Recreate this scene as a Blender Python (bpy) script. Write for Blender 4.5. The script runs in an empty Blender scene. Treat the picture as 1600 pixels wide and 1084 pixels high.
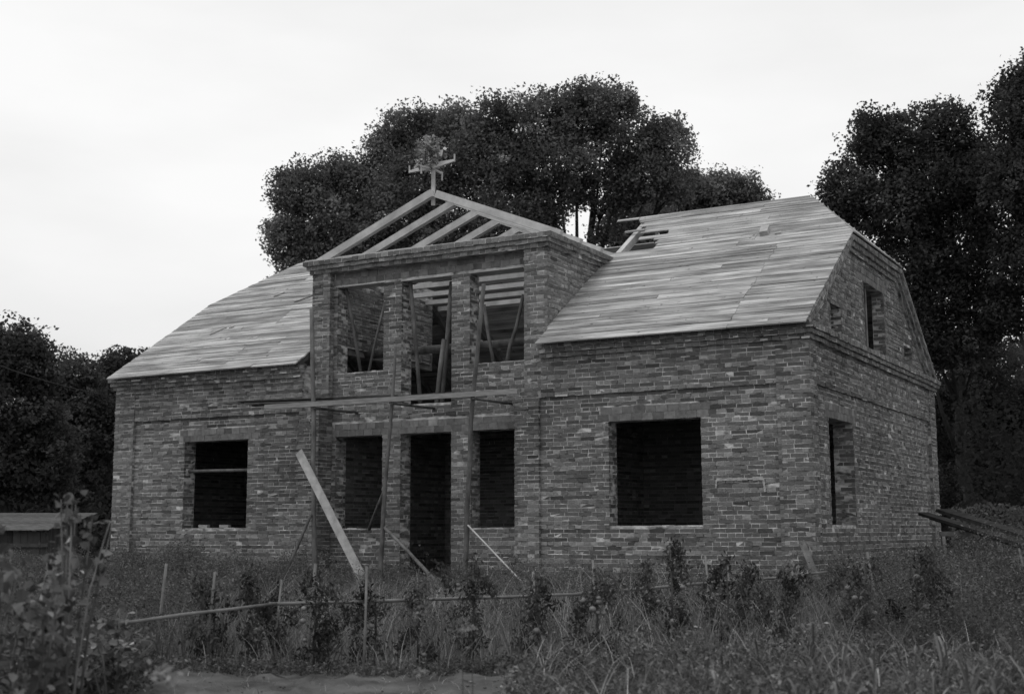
import bpy, math, random
import numpy as np
from mathutils import Vector, Matrix
random.seed(11)
rng = np.random.default_rng(11)
SC = bpy.context.scene
COL = SC.collection

# ------------------------------------------------------------------ camera
YAW, PIT, ROL = math.radians(29.37137), math.radians(8.08027), math.radians(-0.17871)
FPX = 2040.91                                   # focal length in pixels of a 1600 px wide frame
CAM = np.array([6.1695, -20.9010, 0.0])         # eye level is z = 0, the ground at the house z = -1.1
FW = np.array([-math.sin(YAW)*math.cos(PIT), math.cos(YAW)*math.cos(PIT), math.sin(PIT)])
r_ = np.array([math.cos(YAW), math.sin(YAW), 0.0]); u_ = np.cross(r_, FW)
RT = r_*math.cos(ROL) + u_*math.sin(ROL); UP = -r_*math.sin(ROL) + u_*math.cos(ROL)
cam_d = bpy.data.cameras.new('camera'); cam = bpy.data.objects.new('camera', cam_d); COL.objects.link(cam)
cam_d.sensor_width = 36.0; cam_d.lens = FPX/1600*36.0
cam_d.clip_start = 0.1; cam_d.clip_end = 2000
cam.matrix_world = Matrix(((RT[0], UP[0], -FW[0], CAM[0]), (RT[1], UP[1], -FW[1], CAM[1]), (RT[2], UP[2], -FW[2], CAM[2]), (0, 0, 0, 1)))
cam_d.dof.use_dof = True; cam_d.dof.focus_distance = 23.0; cam_d.dof.aperture_fstop = 1.8
SC.camera = cam

# ------------------------------------------------------------------ sky, sun, exposure
SUN_EL, SUN_AZ = math.radians(62), math.radians(205)    # azimuth the light comes from, clockwise from +Y
w = bpy.data.worlds.new('World'); SC.world = w; w.use_nodes = True
nt = w.node_tree; N = nt.nodes; L = nt.links; N.clear()
out = N.new('ShaderNodeOutputWorld'); bg = N.new('ShaderNodeBackground'); bg.inputs[1].default_value = 0.1
sky = N.new('ShaderNodeTexSky'); sky.sky_type = 'NISHITA'; sky.sun_disc = False
sky.sun_elevation = SUN_EL; sky.sun_rotation = SUN_AZ
bw = N.new('ShaderNodeRGBToBW'); L.new(sky.outputs[0], bw.inputs[0])
tc = N.new('ShaderNodeTexCoord'); mp = N.new('ShaderNodeMapping'); mp.inputs['Scale'].default_value = (1.5, 1.5, 5.0)
L.new(tc.outputs['Generated'], mp.inputs[0])
nz = N.new('ShaderNodeTexNoise'); nz.inputs['Scale'].default_value = 1.7; nz.inputs['Detail'].default_value = 5; nz.inputs['Roughness'].default_value = 0.5
L.new(mp.outputs[0], nz.inputs['Vector'])
cr = N.new('ShaderNodeMapRange'); cr.inputs[1].default_value = 0.3; cr.inputs[2].default_value = 0.62; cr.inputs[3].default_value = 8.9; cr.inputs[4].default_value = 10.2
L.new(nz.outputs[0], cr.inputs[0])
mxw = N.new('ShaderNodeMix'); mxw.data_type = 'FLOAT'; mxw.inputs[0].default_value = 0.93      # overcast: cloud sheet over the clear sky
# an overcast sky dims towards the horizon
sx = N.new('ShaderNodeSeparateXYZ'); L.new(tc.outputs['Generated'], sx.inputs[0])
hz = N.new('ShaderNodeMapRange'); hz.interpolation_type = 'SMOOTHSTEP'; hz.inputs[1].default_value = 0.0; hz.inputs[2].default_value = 0.24; hz.inputs[3].default_value = 0.72; hz.inputs[4].default_value = 1.0
L.new(sx.outputs[2], hz.inputs[0]); dim = N.new('ShaderNodeMath'); dim.operation = 'MULTIPLY'; L.new(cr.outputs[0], dim.inputs[0]); L.new(hz.outputs[0], dim.inputs[1])
L.new(bw.outputs[0], mxw.inputs[2]); L.new(dim.outputs[0], mxw.inputs[3])
L.new(mxw.outputs[0], bg.inputs[0]); L.new(bg.outputs[0], out.inputs[0])
sd = bpy.data.lights.new('sun', 'SUN'); sd.energy = 0.9; sd.angle = math.radians(25); sd.color = (1, 1, 1)
so = bpy.data.objects.new('sun', sd); COL.objects.link(so)
tosun = Vector((math.sin(SUN_AZ)*math.cos(SUN_EL), math.cos(SUN_AZ)*math.cos(SUN_EL), math.sin(SUN_EL)))
so.rotation_euler = tosun.to_track_quat('Z', 'Y').to_euler()
SC.view_settings.view_transform = 'Standard'; SC.view_settings.look = 'None'
SC.view_settings.exposure = 0.0; SC.view_settings.gamma = 1.0; SC.view_settings.use_curve_mapping = False
SC.render.engine = 'CYCLES'
SC.cycles.max_bounces = 6; SC.cycles.diffuse_bounces = 3; SC.cycles.transmission_bounces = 3; SC.cycles.transparent_max_bounces = 4
SC.cycles.use_denoising = True

# ------------------------------------------------------------------ helpers
def ray(u, v): return FW + RT*(u-800)/FPX - UP*(v-542)/FPX
def atY(u, v, y): d = ray(u, v); return CAM + d*((y-CAM[1])/d[1])
def atX(u, v, x): d = ray(u, v); return CAM + d*((x-CAM[0])/d[0])
def atD(u, v, dist): return CAM + ray(u, v)*dist
def gz(x, y):
    """height of the ground: a slow fall from the house towards the camera, with humps"""
    s = np.clip(-np.asarray(y, float)-0.5, 0, 30)
    return -1.1 - 0.03*s + 0.04*np.sin(np.asarray(x)*0.9+0.7*np.asarray(y)) * np.clip(s/4, 0, 1)
def onground(u, d):
    """ground point seen in image column u at horizontal distance d from the camera"""
    h = np.array([-math.sin(YAW), math.cos(YAW)]); s = np.array([math.cos(YAW), math.sin(YAW)])
    p = CAM[:2] + d*h + s*(u-800)/FPX*d*1.01
    return np.array([p[0], p[1], float(gz(p[0], p[1]))])

def nodes(m):
    m.use_nodes = True
    return m.node_tree.nodes, m.node_tree.links
MATS = {}
def mat(name, lo, hi, scale=3.0, stretch=(1, 1, 1), rough=0.9, tone=False, rand=0.0, bump=0.0, bscale=40.0, detail=6, trans=0.0, coord='Object', spec=0.15, mid=(0.35, 0.65)):
    """grey material: noise between lo and hi, times the per-face 'tone', times a per-object random"""
    if name in MATS: return MATS[name]
    m = bpy.data.materials.new(name); n, l = nodes(m)
    b = n['Principled BSDF']; b.inputs['Roughness'].default_value = rough; b.inputs['Specular IOR Level'].default_value = spec
    t = n.new('ShaderNodeTexCoord'); mpn = n.new('ShaderNodeMapping'); mpn.inputs['Scale'].default_value = stretch
    l.new(t.outputs[coord], mpn.inputs[0])
    no = n.new('ShaderNodeTexNoise'); no.inputs['Scale'].default_value = scale; no.inputs['Detail'].default_value = detail; no.inputs['Roughness'].default_value = 0.6
    if coord == 'Object':
        oi = n.new('ShaderNodeObjectInfo'); ad = n.new('ShaderNodeVectorMath'); ad.operation = 'ADD'
        ml = n.new('ShaderNodeMath'); ml.operation = 'MULTIPLY'; ml.inputs[1].default_value = 37.0
        l.new(oi.outputs['Random'], ml.inputs[0]); l.new(mpn.outputs[0], ad.inputs[0]); l.new(ml.outputs[0], ad.inputs[1]); l.new(ad.outputs[0], no.inputs['Vector'])
    else: l.new(mpn.outputs[0], no.inputs['Vector'])
    mr = n.new('ShaderNodeMapRange'); mr.inputs[1].default_value = mid[0]; mr.inputs[2].default_value = mid[1]; mr.inputs[3].default_value = lo; mr.inputs[4].default_value = hi
    l.new(no.outputs[0], mr.inputs[0]); cur = mr.outputs[0]
    if tone:
        at = n.new('ShaderNodeAttribute'); at.attribute_name = 'tone'
        mu = n.new('ShaderNodeMath'); mu.operation = 'MULTIPLY'; l.new(cur, mu.inputs[0]); l.new(at.outputs['Fac'], mu.inputs[1]); cur = mu.outputs[0]
    if rand:
        oi2 = n.new('ShaderNodeObjectInfo'); r2 = n.new('ShaderNodeMapRange'); r2.inputs[3].default_value = 1-rand; r2.inputs[4].default_value = 1+rand
        l.new(oi2.outputs['Random'], r2.inputs[0])
        mu = n.new('ShaderNodeMath'); mu.operation = 'MULTIPLY'; l.new(cur, mu.inputs[0]); l.new(r2.outputs[0], mu.inputs[1]); cur = mu.outputs[0]
    l.new(cur, b.inputs['Base Color'])
    if bump:
        nb = n.new('ShaderNodeTexNoise'); nb.inputs['Scale'].default_value = bscale; nb.inputs['Detail'].default_value = 4; l.new(mpn.outputs[0], nb.inputs['Vector'])
        bp = n.new('ShaderNodeBump'); bp.inputs['Strength'].default_value = bump; bp.inputs['Distance'].default_value = 0.02
        l.new(nb.outputs[0], bp.inputs['Height']); l.new(bp.outputs[0], b.inputs['Normal'])
    if trans:
        tr = n.new('ShaderNodeBsdfTranslucent'); l.new(cur, tr.inputs[0]); ms = n.new('ShaderNodeMixShader'); ms.inputs[0].default_value = trans
        l.new(b.outputs[0], ms.inputs[1]); l.new(tr.outputs[0], ms.inputs[2]); l.new(ms.outputs[0], n['Material Output'].inputs[0])
    MATS[name] = m; return m

M_brick = mat('brick', 0.84, 1.14, 26, tone=True, bump=0.5, bscale=60, coord='Object')
M_mortar = mat('mortar', 0.07, 0.56, 4.0, (1, 1, 2.4), detail=7, bump=0.3, mid=(0.36, 0.62))
M_block = mat('lintel_block', 0.75, 1.2, 9, tone=True, rand=0.18, bump=0.3)
M_board = mat('weathered_board', 0.24, 0.54, 2.0, (0.30, 8, 8), rand=0.27, bump=0.5, bscale=30, detail=12, mid=(0.3, 0.72))
def board_material():
    m = M_board; n, l = nodes(m); b = n['Principled BSDF']; src = b.inputs['Base Color'].links[0].from_socket
    t = n.new('ShaderNodeTexCoord'); oi = n.new('ShaderNodeObjectInfo'); k = n.new('ShaderNodeMath'); k.operation = 'MULTIPLY'; k.inputs[1].default_value = 53.0; l.new(oi.outputs['Random'], k.inputs[0])
    def layer(scale, st, lo, hi, a, c, det):
        nonlocal src
        mpn = n.new('ShaderNodeMapping'); mpn.inputs['Scale'].default_value = st; l.new(t.outputs['Object'], mpn.inputs[0])
        ad = n.new('ShaderNodeVectorMath'); ad.operation = 'ADD'; l.new(mpn.outputs[0], ad.inputs[0]); l.new(k.outputs[0], ad.inputs[1])
        no = n.new('ShaderNodeTexNoise'); no.inputs['Scale'].default_value = scale; no.inputs['Detail'].default_value = det; l.new(ad.outputs[0], no.inputs['Vector'])
        mr = n.new('ShaderNodeMapRange'); mr.inputs[1].default_value = a; mr.inputs[2].default_value = c; mr.inputs[3].default_value = lo; mr.inputs[4].default_value = hi; l.new(no.outputs[0], mr.inputs[0])
        mu = n.new('ShaderNodeMath'); mu.operation = 'MULTIPLY'; l.new(src, mu.inputs[0]); l.new(mr.outputs[0], mu.inputs[1]); src = mu.outputs[0]
    layer(1.5, (0.7, 2, 1), 0.58, 1.10, 0.36, 0.58, 7)          # grey weather stains
    layer(2.6, (0.5, 26, 1), 0.66, 1.16, 0.36, 0.62, 5)       # dark grain streaks
    layer(9.0, (1, 1, 1), 0.35, 1.0, 0.24, 0.33, 2)           # knots and spots
    l.new(src, b.inputs['Base Color'])
board_material()
M_fresh = mat('fresh_timber', 0.34, 0.52, 3, (1, 1, 1), rand=0.08, detail=8, bump=0.2)
M_oldwood = mat('old_timber', 0.10, 0.20, 4, (1, 1, 1), rand=0.15, detail=8, bump=0.3)
M_pole = mat('bark_pole', 0.065, 0.15, 7, (1, 1, 0.4), rand=0.2, detail=8, bump=0.5)
M_palewood = mat('pale_lath', 0.30, 0.42, 5, rand=0.1)
M_dark = mat('inner_brick', 0.20, 0.30, 2)
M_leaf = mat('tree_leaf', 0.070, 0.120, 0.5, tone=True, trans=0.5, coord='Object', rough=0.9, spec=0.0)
M_bark = mat('tree_bark', 0.025, 0.055, 6, (1, 1, 0.3), bump=0.8, bscale=25)
M_weed = mat('weed_leaf', 0.065, 0.12, 0.8, tone=True, trans=0.25, rough=0.8)
M_plant = mat('garden_leaf', 0.06, 0.11, 2, tone=True, trans=0.25, rough=0.6, rand=0.15)
M_fruit = mat('pale_tomato', 0.11, 0.18, 6, rand=0.2, rough=0.45, spec=0.4)
M_flower = mat('pale_petal', 0.25, 0.35, 6, tone=True, trans=0.3)
M_wire = mat('wire', 0.05, 0.07, 5)
M_shedroof = mat('shed_roof_felt', 0.05, 0.13, 3, (1, 6, 6), rand=0.15)

def link(o, parent=None):
    COL.objects.link(o)
    if parent is not None: o.parent = parent
    return o
def tag(o, label=None, cat=None, group=None, kind=None):
    if label: o['label'] = label
    if cat: o['category'] = cat
    if group: o['group'] = group
    if kind: o['kind'] = kind
    return o
def thing(name, label, cat, loc=(0, 0, 0), group=None):
    o = bpy.data.objects.new(name, None); o.empty_display_size = 0.2; o.location = loc; link(o)
    return tag(o, label, cat, group)

class MB:
    """collects faces; build() links them as one mesh object"""
    def __init__(s): s.v = []; s.f = []; s.t = []
    def hexa(s, p, tone=1.0, skip=()):
        b = len(s.v); s.v += [tuple(map(float, q)) for q in p]
        F = [(0, 3, 2, 1), (4, 5, 6, 7), (0, 1, 5, 4), (1, 2, 6, 5), (2, 3, 7, 6), (3, 0, 4, 7)]
        for i, f in enumerate(F):
            if i in skip: continue
            s.f.append(tuple(b+k for k in f)); s.t.append(tone)
    def obox(s, o, ux, uy, uz, tone=1.0, jit=0.0, skip=()):
        """box from corner o with edge vectors ux, uy, uz"""
        o = np.asarray(o, float); ux = np.asarray(ux, float); uy = np.asarray(uy, float); uz = np.asarray(uz, float)
        p = [o, o+ux, o+ux+uy, o+uy, o+uz, o+ux+uz, o+ux+uy+uz, o+uy+uz]
        if jit: p = [q+rng.uniform(-jit, jit, 3) for q in p]
        s.hexa(p, tone, skip)
    def box(s, a, b, tone=1.0, jit=0.0):
        s.obox(a, (b[0]-a[0], 0, 0), (0, b[1]-a[1], 0), (0, 0, b[2]-a[2]), tone, jit)
    def beam(s, a, b, wd, ht, upv=(0, 0, 1), tone=1.0, jit=0.0):
        """rectangular beam from a to b; ht measured along upv"""
        a = np.asarray(a, float); b = np.asarray(b, float); d = b-a; d /= np.linalg.norm(d)
        upv = np.asarray(upv, float); sd_ = np.cross(d, upv); sd_ /= np.linalg.norm(sd_); un = np.cross(sd_, d)
        s.obox(a-sd_*wd/2-un*ht/2, b-a, sd_*wd, un*ht, tone, jit)
    def tube(s, pts, rad, n=8, tone=1.0, caps=True):
        pts = [np.asarray(p, float) for p in pts]; b = len(s.v); m = len(pts)
        for i, p in enumerate(pts):
            d = pts[min(i+1, m-1)]-pts[max(i-1, 0)]; d /= (np.linalg.norm(d)+1e-9)
            a = np.cross(d, (0.31, 0.22, 0.92) if abs(d[2]) < 0.9 else (1, 0, 0)); a /= np.linalg.norm(a); c = np.cross(d, a)
            for k in range(n):
                q = 2*math.pi*k/n; s.v.append(tuple(p + rad[i]*(a*math.cos(q)+c*math.sin(q))))
        for i in range(m-1):
            for k in range(n):
                s.f.append((b+i*n+k, b+i*n+(k+1) % n, b+(i+1)*n+(k+1) % n, b+(i+1)*n+k)); s.t.append(tone)
        if caps:
            s.f.append(tuple(b+k for k in range(n))[::-1]); s.t.append(tone)
            s.f.append(tuple(b+(m-1)*n+k for k in range(n))); s.t.append(tone)
    def ball(s, c, r, tone=1.0, n=8, m=5, sq=1.0):
        b = len(s.v); c = np.asarray(c, float)
        for i in range(m+1):
            th = math.pi*i/m
            for k in range(n):
                ph = 2*math.pi*k/n; s.v.append((c[0]+r*math.sin(th)*math.cos(ph), c[1]+r*math.sin(th)*math.sin(ph), c[2]+r*sq*math.cos(th)))
        for i in range(m):
            for k in range(n):
                s.f.append((b+i*n+k, b+(i+1)*n+k, b+(i+1)*n+(k+1) % n, b+i*n+(k+1) % n)); s.t.append(tone)
    def mesh(s, name, m, smooth=False, origin=(0, 0, 0)):
        me = bpy.data.meshes.new(name)
        o = origin
        me.from_pydata([(x-o[0], y-o[1], z-o[2]) for x, y, z in s.v], [], s.f)
        at = me.attributes.new('tone', 'FLOAT', 'FACE'); at.data.foreach_set('value', np.array(s.t, dtype=np.float32))
        me.materials.append(m)
        if smooth: me.polygons.foreach_set('use_smooth', [True]*len(me.polygons))
        me.update(); return me
    def build(s, name, m, parent=None, smooth=False, origin=(0, 0, 0)):
        o = bpy.data.objects.new(name, s.mesh(name, m, smooth, origin)); o.location = origin
        return link(o, parent)

def quads_object(name, q, tone, m, parent=None, origin=(0, 0, 0), tri_ok=False):
    """q: (n,4,3) array of quads -> one mesh object (fast)"""
    n = len(q); me = bpy.data.meshes.new(name)
    v = (np.asarray(q, np.float32) - np.asarray(origin, np.float32)).reshape(-1, 3)
    me.vertices.add(n*4); me.vertices.foreach_set('co', v.ravel())
    me.loops.add(n*4); me.loops.foreach_set('vertex_index', np.arange(n*4, dtype=np.int32))
    me.polygons.add(n); me.polygons.foreach_set('loop_start', np.arange(0, n*4, 4, dtype=np.int32))
    at = me.attributes.new('tone', 'FLOAT', 'FACE'); at.data.foreach_set('value', np.asarray(tone, np.float32))
    me.materials.append(m); me.update(calc_edges=True)
    o = bpy.data.objects.new(name, me); o.location = origin
    return link(o, parent)

def leaf_quads(c, size, r=rng, droop=0.3, asp=0.6, upbias=0.35):
    """diamond leaves at centres c (n,3) with random orientation"""
    n = len(c); size = np.broadcast_to(size, (n,))[:, None]
    d = r.normal(size=(n, 3)); d[:, 2] = d[:, 2]*0.7-droop; d /= np.linalg.norm(d, axis=1)[:, None]
    nn = r.normal(size=(n, 3)); nn[:, 2] += upbias*2
    sv = np.cross(d, nn); sv /= np.linalg.norm(sv, axis=1)[:, None]+1e-9
    a = c-d*size*0.5; b = c+d*size*0.5; k = c-d*size*0.08
    nv = np.cross(sv, d)
    l = k-sv*size*asp*0.5+nv*size*0.08; rr = k+sv*size*asp*0.5+nv*size*0.08
    return np.stack([a, rr, b, l], axis=1)

def ovate_quads(c, size, r=rng, droop=0.4, wdt=0.36):
    """broad pointed leaves folded along the midrib, two quads each"""
    n = len(c); size = np.broadcast_to(size, (n,))[:, None]
    d = r.normal(size=(n, 3)); d[:, 2] = d[:, 2]*0.5-droop; d /= np.linalg.norm(d, axis=1)[:, None]
    nn = r.normal(size=(n, 3))*0.6; nn[:, 2] += 0.9
    sv = np.cross(d, nn); sv /= np.linalg.norm(sv, axis=1)[:, None]+1e-9; nv = np.cross(sv, d)
    b = c-d*size*0.5; t = c+d*size*0.5-nv*size*0.08; o = []
    for sg in (1, -1):
        p1 = c-d*size*0.22+sv*size*wdt*sg*1.15+nv*size*0.10; p2 = c+d*size*0.16+sv*size*wdt*sg*0.86+nv*size*0.07
        o.append(np.stack([b, p1, p2, t] if sg > 0 else [b, t, p2, p1], 1))
    return np.stack(o, 1).reshape(-1, 4, 3)

def blade_quads(base, h, wd, lean, r=rng, segs=2, curve=1.6):
    """grass blades: base (n,3), heights, widths, lean distance -> strips of quads"""
    n = len(base); h = np.broadcast_to(h, (n,)); wd = np.broadcast_to(wd, (n,)); lean = np.broadcast_to(lean, (n,))
    az = r.uniform(0, 2*math.pi, n); d = np.stack([np.cos(az), np.sin(az), np.zeros(n)], 1)
    fa = r.uniform(0, 2*math.pi, n); s = np.stack([np.cos(fa), np.sin(fa), np.zeros(n)], 1)
    out_ = []
    prev = None
    for i in range(segs+1):
        t = i/segs
        p = base + d*(lean*t**curve)[:, None] + np.array([0, 0, 1.0])*(h*(t-0.28*t*t*np.clip(lean/h, 0, 1.5)))[:, None]
        wv = s*(wd*(1-0.88*t**1.5))[:, None]*0.5
        cur = (p-wv, p+wv)
        if prev is not None: out_.append(np.stack([prev[0], prev[1], cur[1], cur[0]], 1))
        prev = cur
    return np.stack(out_, 1).reshape(-1, 4, 3)

# ------------------------------------------------------------------ ground
gx = np.concatenate([[-900, -300, -120, -60], np.linspace(-30, 16, 93), [40, 100, 300, 900]])
gy = np.concatenate([[-60, -30], np.linspace(-24, 2, 79), [6, 12, 25, 60, 150, 400, 1200]])
GXX, GYY = np.meshgrid(gx, gy)
GZZ = gz(GXX, GYY)
near = (GXX > -30) & (GXX < 16) & (GYY > -24) & (GYY < -0.5)
GZZ = GZZ + np.where(near, rng.normal(0, 0.012, GZZ.shape), 0)
nyy, nxx = GXX.shape
me = bpy.data.meshes.new('ground')
idx = np.arange(nyy*nxx).reshape(nyy, nxx)
me.from_pydata(np.stack([GXX, GYY, GZZ], -1).reshape(-1, 3).tolist(), [], np.stack([idx[:-1, :-1], idx[:-1, 1:], idx[1:, 1:], idx[1:, :-1]], -1).reshape(-1, 4).tolist())
M_ground = mat('soil_and_grass', 0.05, 0.10, 0.9, detail=10, bump=0.6, bscale=9)
me.materials.append(M_ground); me.polygons.foreach_set('use_smooth', [True]*len(me.polygons))
ground = tag(link(bpy.data.objects.new('ground', me)), kind='structure')
# trodden bare earth of the garden path in the foreground: a sheet of its own just above the soil
M_path = mat('bare_earth', 0.04, 0.125, 1.8, detail=14, bump=1.0, bscale=22, mid=(0.36, 0.66))
pm = MB(); pts = []
NU, ND = 90, 40
for i in range(NU+1):
    for j in range(ND+1):
        u = -300 + 1120*i/NU; d = 6.0 + (13.5-6.0 + 0.35*math.sin(i*0.27)+random.uniform(-.12, .12))*j/ND
        p = onground(u, d); p[2] += 0.012 + abs(random.gauss(0, 0.016))*(0 < j < ND) + 0.018*math.sin(i*0.31+j*0.5)*math.sin(j*0.37) - (0.05 if j == ND or i == NU else 0)
        pm.v.append(tuple(p))
for i in range(NU):
    for j in range(ND):
        a = i*(ND+1)+j; pm.f.append((a, a+ND+1, a+ND+2, a+1)); pm.t.append(1.0)
tag(pm.build('garden_path', M_path, smooth=True), kind='structure')

# ------------------------------------------------------------------ the brick house
W, D = -15.72, 9.78                     # left corner x, depth y
CEN = -7.79
Z0, ZP, ZC0, ZC1 = -1.35, 2.44, 3.15, 3.40
ZS, ZL = 0.11, 1.94
CO = 0.075                              # course height
SL = 0.665; EY, EZ = -0.30, 3.36        # roof: slope, eave edge
RY = D/2; RZ = EZ+SL*(RY-EY)
def roofz(y): return EZ+SL*((y if y < RY else D-y)-EY)
house = thing('brick_house', 'unfinished two-storey brick house with half-boarded roof behind the garden', 'house', (CEN, 0, -1.1))
HL = np.array([CEN, 0, -1.1])
def hpart(mb, name, m, parent=house, **k):
    o = mb.build(name, m, parent, **k)
    o.matrix_parent_inverse = Matrix.Translation(-Vector(house.location)) if parent is house else Matrix.Identity(4)
    return o

cand = []            # bricks that may become objects of their own: (score, wall key, centre, U, N, kind)
WALLB = {}           # wall key -> MB of bricks
def tone_brick(header, base=0.135):
    t = 1.06*base*math.exp(random.gauss(0, 0.20))*(1.17 if header else 0.80)
    q = random.random()
    if q < 0.03: t *= 1.6
    elif q < 0.10: t *= 0.66
    return min(max(t, 0.045), 0.42)
def put_brick(key, o, U, V, Nn, l, h, dep, header, tone=None):
    if key in ('front', 'cornice') and o[0] < -9: key += '_left'
    mb = WALLB.setdefault(key, MB())
    out_ = random.gauss(0.0005, 0.0036)
    if dep > 0.04 and tone:      # broad weathering over many courses
        tone *= 1.0+0.13*math.sin(o[0]*0.83+o[1]*0.7+o[2]*1.3)+0.10*math.sin(o[0]*2.3-o[2]*1.9+o[1]*1.7+1.1)
    o = np.asarray(o)+Nn*(out_-dep)
    mb.obox(o, U*l, V*h, Nn*dep, tone if tone else tone_brick(header), 0.0025, skip=(0,))
def minus(iv, holes):
    res = [iv]
    for a, b in holes:
        nx = []
        for p, q in res:
            if b <= p or a >= q: nx.append((p, q)); continue
            if a > p: nx.append((p, a))
            if b < q: nx.append((b, q))
        res = nx
    return [(p, q) for p, q in res if q-p > 0.03]
def lay(key, P0, U, Nn, iv, z0, z1, holes=(), V=(0, 0, 1), course=CO, allhead=False, base=0.135, ivf=None, phase=0, solo=False, skipf=None, bead=1.0):
    """lay brick courses on the plane through P0 spanned by U and V, facing Nn; iv = (u0,u1); holes = (u0,u1,z0,z1)"""
    P0 = np.asarray(P0, float); U = np.asarray(U, float); Nn = np.asarray(Nn, float); V = np.asarray(V, float)
    n = max(1, int(round((z1-z0)/course))); ch = (z1-z0)/n; J = 0.0155
    for i in range(n):
        za = z0+i*ch; zm = za+ch/2
        header = allhead or ((i+phase) % 2 == 1)
        row_t = 1.0+random.uniform(-0.08, 0.08)
        ivs = [iv] if ivf is None else [ivf(zm)]
        hs = [(h[0], h[1]) for h in holes if h[2]-0.02 <= zm <= h[3]+0.02]
        for ivx in ivs:
            if ivx is None: continue
            for a, b in minus(ivx, hs):
                x = a + random.uniform(-0.006, 0.004); first = True
                wob = random.uniform(-0.0015, 0.0015)
                # squeezed-out pale mortar in parts of the bed joint
                y = a+random.uniform(0, 0.4)
                while y < b-0.08:
                    ln = min(random.uniform(0.04, 0.30), b-0.01-y); c = P0+U*(y+ln/2)+V*za
                    if (skipf is None or not skipf(c)) and random.random() < 0.22*bead:
                        put_brick(key, P0+U*y+V*(za-J*0.36+wob), U, V, Nn, ln, J*random.uniform(0.35, 0.8), 0.03, False, random.uniform(0.26, 0.66))
                    y += ln+random.uniform(0.01, 0.26)
                while x < b-0.02:
                    hd = header
                    if not allhead and random.random() < 0.04: hd = not hd
                    l = (0.127 if hd else 0.262)*random.uniform(0.96, 1.03)
                    if first and not allhead and i % 4 >= 2: l = 0.19 if not header else 0.127
                    full = not first
                    first = False
                    if x+l > b-0.05: l = b-x+random.uniform(-0.005, 0.006); full = False
                    c = P0+U*(x+l/2)+V*(za+ch/2)
                    if skipf is None or not skipf(c):
                        h = (ch-J)*random.uniform(0.95, 1.04); t = tone_brick(hd, base)*row_t
                        if solo and full and not hd and c[2] > -0.45:
                            dd = c-CAM; di = np.linalg.norm(dd); sc_ = l*abs(np.dot(dd/di, Nn))/di**2
                            cand.append((sc_, key, P0+U*x+V*(za+J/2+wob), U, V, Nn, l, h, hd, t))
                        else:
                            put_brick(key, P0+U*x+V*(za+J/2+wob), U, V, Nn, l, h, 0.06, hd, t)
                    if random.random() < 0.05*bead and x+l+J < b-0.03 and (skipf is None or not skipf(c)):
                        put_brick(key, P0+U*(x+l+J*0.1)+V*(za+J*0.4), U, V, Nn, J*0.8, ch-J, 0.03, False, random.uniform(0.25, 0.6))
                    x += l+J
def core(mb, a, b, holes=(), axis='x'):
    """solid box a..b with rectangular holes through it (holes given along x or y, and z)"""
    k = 0 if axis == 'x' else 1
    us = sorted({a[k], b[k]} | {min(max(t, a[k]), b[k]) for h in holes for t in h[:2]})
    zs = sorted({a[2], b[2]} | {min(max(t, a[2]), b[2]) for h in holes for t in h[2:]})
    for i in range(len(us)-1):
        run = None
        for j in range(len(zs)):
            solid = j < len(zs)-1 and not any(h[0] <= (us[i]+us[i+1])/2 <= h[1] and h[2] <= (zs[j]+zs[j+1])/2 <= h[3] for h in holes)
            if solid and run is None: run = zs[j]
            if not solid and run is not None:
                p = list(a); q = list(b); p[k] = us[i]; q[k] = us[i+1]; p[2] = run; q[2] = zs[j]
                mb.box(p, q); run = None
X_, Y_, Z_ = np.array([1., 0, 0]), np.array([0, 1., 0]), np.array([0, 0, 1.])
MI = 0.007                                    # the mortar lies this far behind the brick faces
def blocks(key, P0, U, Nn, u0, u1, z0, rows=2, bw=0.2, bh=0.122):
    """rows of large hollow lintel blocks, each an object of its own (made after the walls)"""
    for r in range(rows):
        x = u0-0.02+(0.07 if r else 0)-random.uniform(0, 0.05)
        while x < u1:
            l = bw*random.uniform(0.93, 1.07)
            BLK.append((key, np.asarray(P0, float)+U*x+Z_*(z0+0.004+r*(bh+0.006)), U, Nn, min(l, u1+0.1-x), bh))
            x += l+0.008
BLK = []
WT = 0.34
winL = (-13.69, -11.93, ZS, ZL); winR = (-3.68, -1.94, ZS, ZL)
lint = lambda w_: (w_[0]-0.18, w_[1]+0.18, w_[3], w_[3]+0.254)
# ---- front wall, left and right of the central recess
fm = MB(); fr = MB()
PL0, PL1, PR0, PR1 = -15.15, -10.55, -5.05, -0.57
RX0, RX1, RD = -10.05, -5.55, 0.44           # the central recess
PD = 0.065                                   # depth of the sunk wall panels
for (a, b) in ((W, PL0), (PL1, RX0), (RX1, PR0), (PR1, 0.0)):
    top = ZC0 if a in (W, PR1) else ZP
    (fm if b < -9 else fr).box((a+(MI if a in (W, RX1) else 0), MI, Z0), (b-(MI if b in (0.0, RX0) else 0), RD-0.02, top))
core(fm, (PL0, PD+MI, Z0), (PL1, PD+WT, ZP), [winL]); core(fr, (PR0, PD+MI, Z0), (PR1, PD+WT, ZP), [winR])
fm.box((PL0, 0.018+MI, ZP), (-10.5, 0.40, ZC0)); fr.box((-5.0, 0.018+MI, ZP), (PR1, 0.40, ZC0))
frontl = hpart(fm, 'front_wall', M_mortar); front = hpart(fr, 'front_wall', M_mortar)
nF = -Y_
for a, b, s in ((W, PL0, False), (PL1, RX0, False), (RX1, PR0, True), (PR1, 0.0, True)):
    lay('front', (0, 0, 0), X_, nF, (a, b), Z0, ZC0 if a in (W, PR1) else ZP, phase=0, solo=s)
lay('front', (0, PD, 0), X_, nF, (PL0, PL1), Z0, ZP, [winL, lint(winL)])
lay('front', (0, PD, 0), X_, nF, (PR0, PR1), Z0, ZP, [winR, lint(winR)], solo=True)
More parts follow.
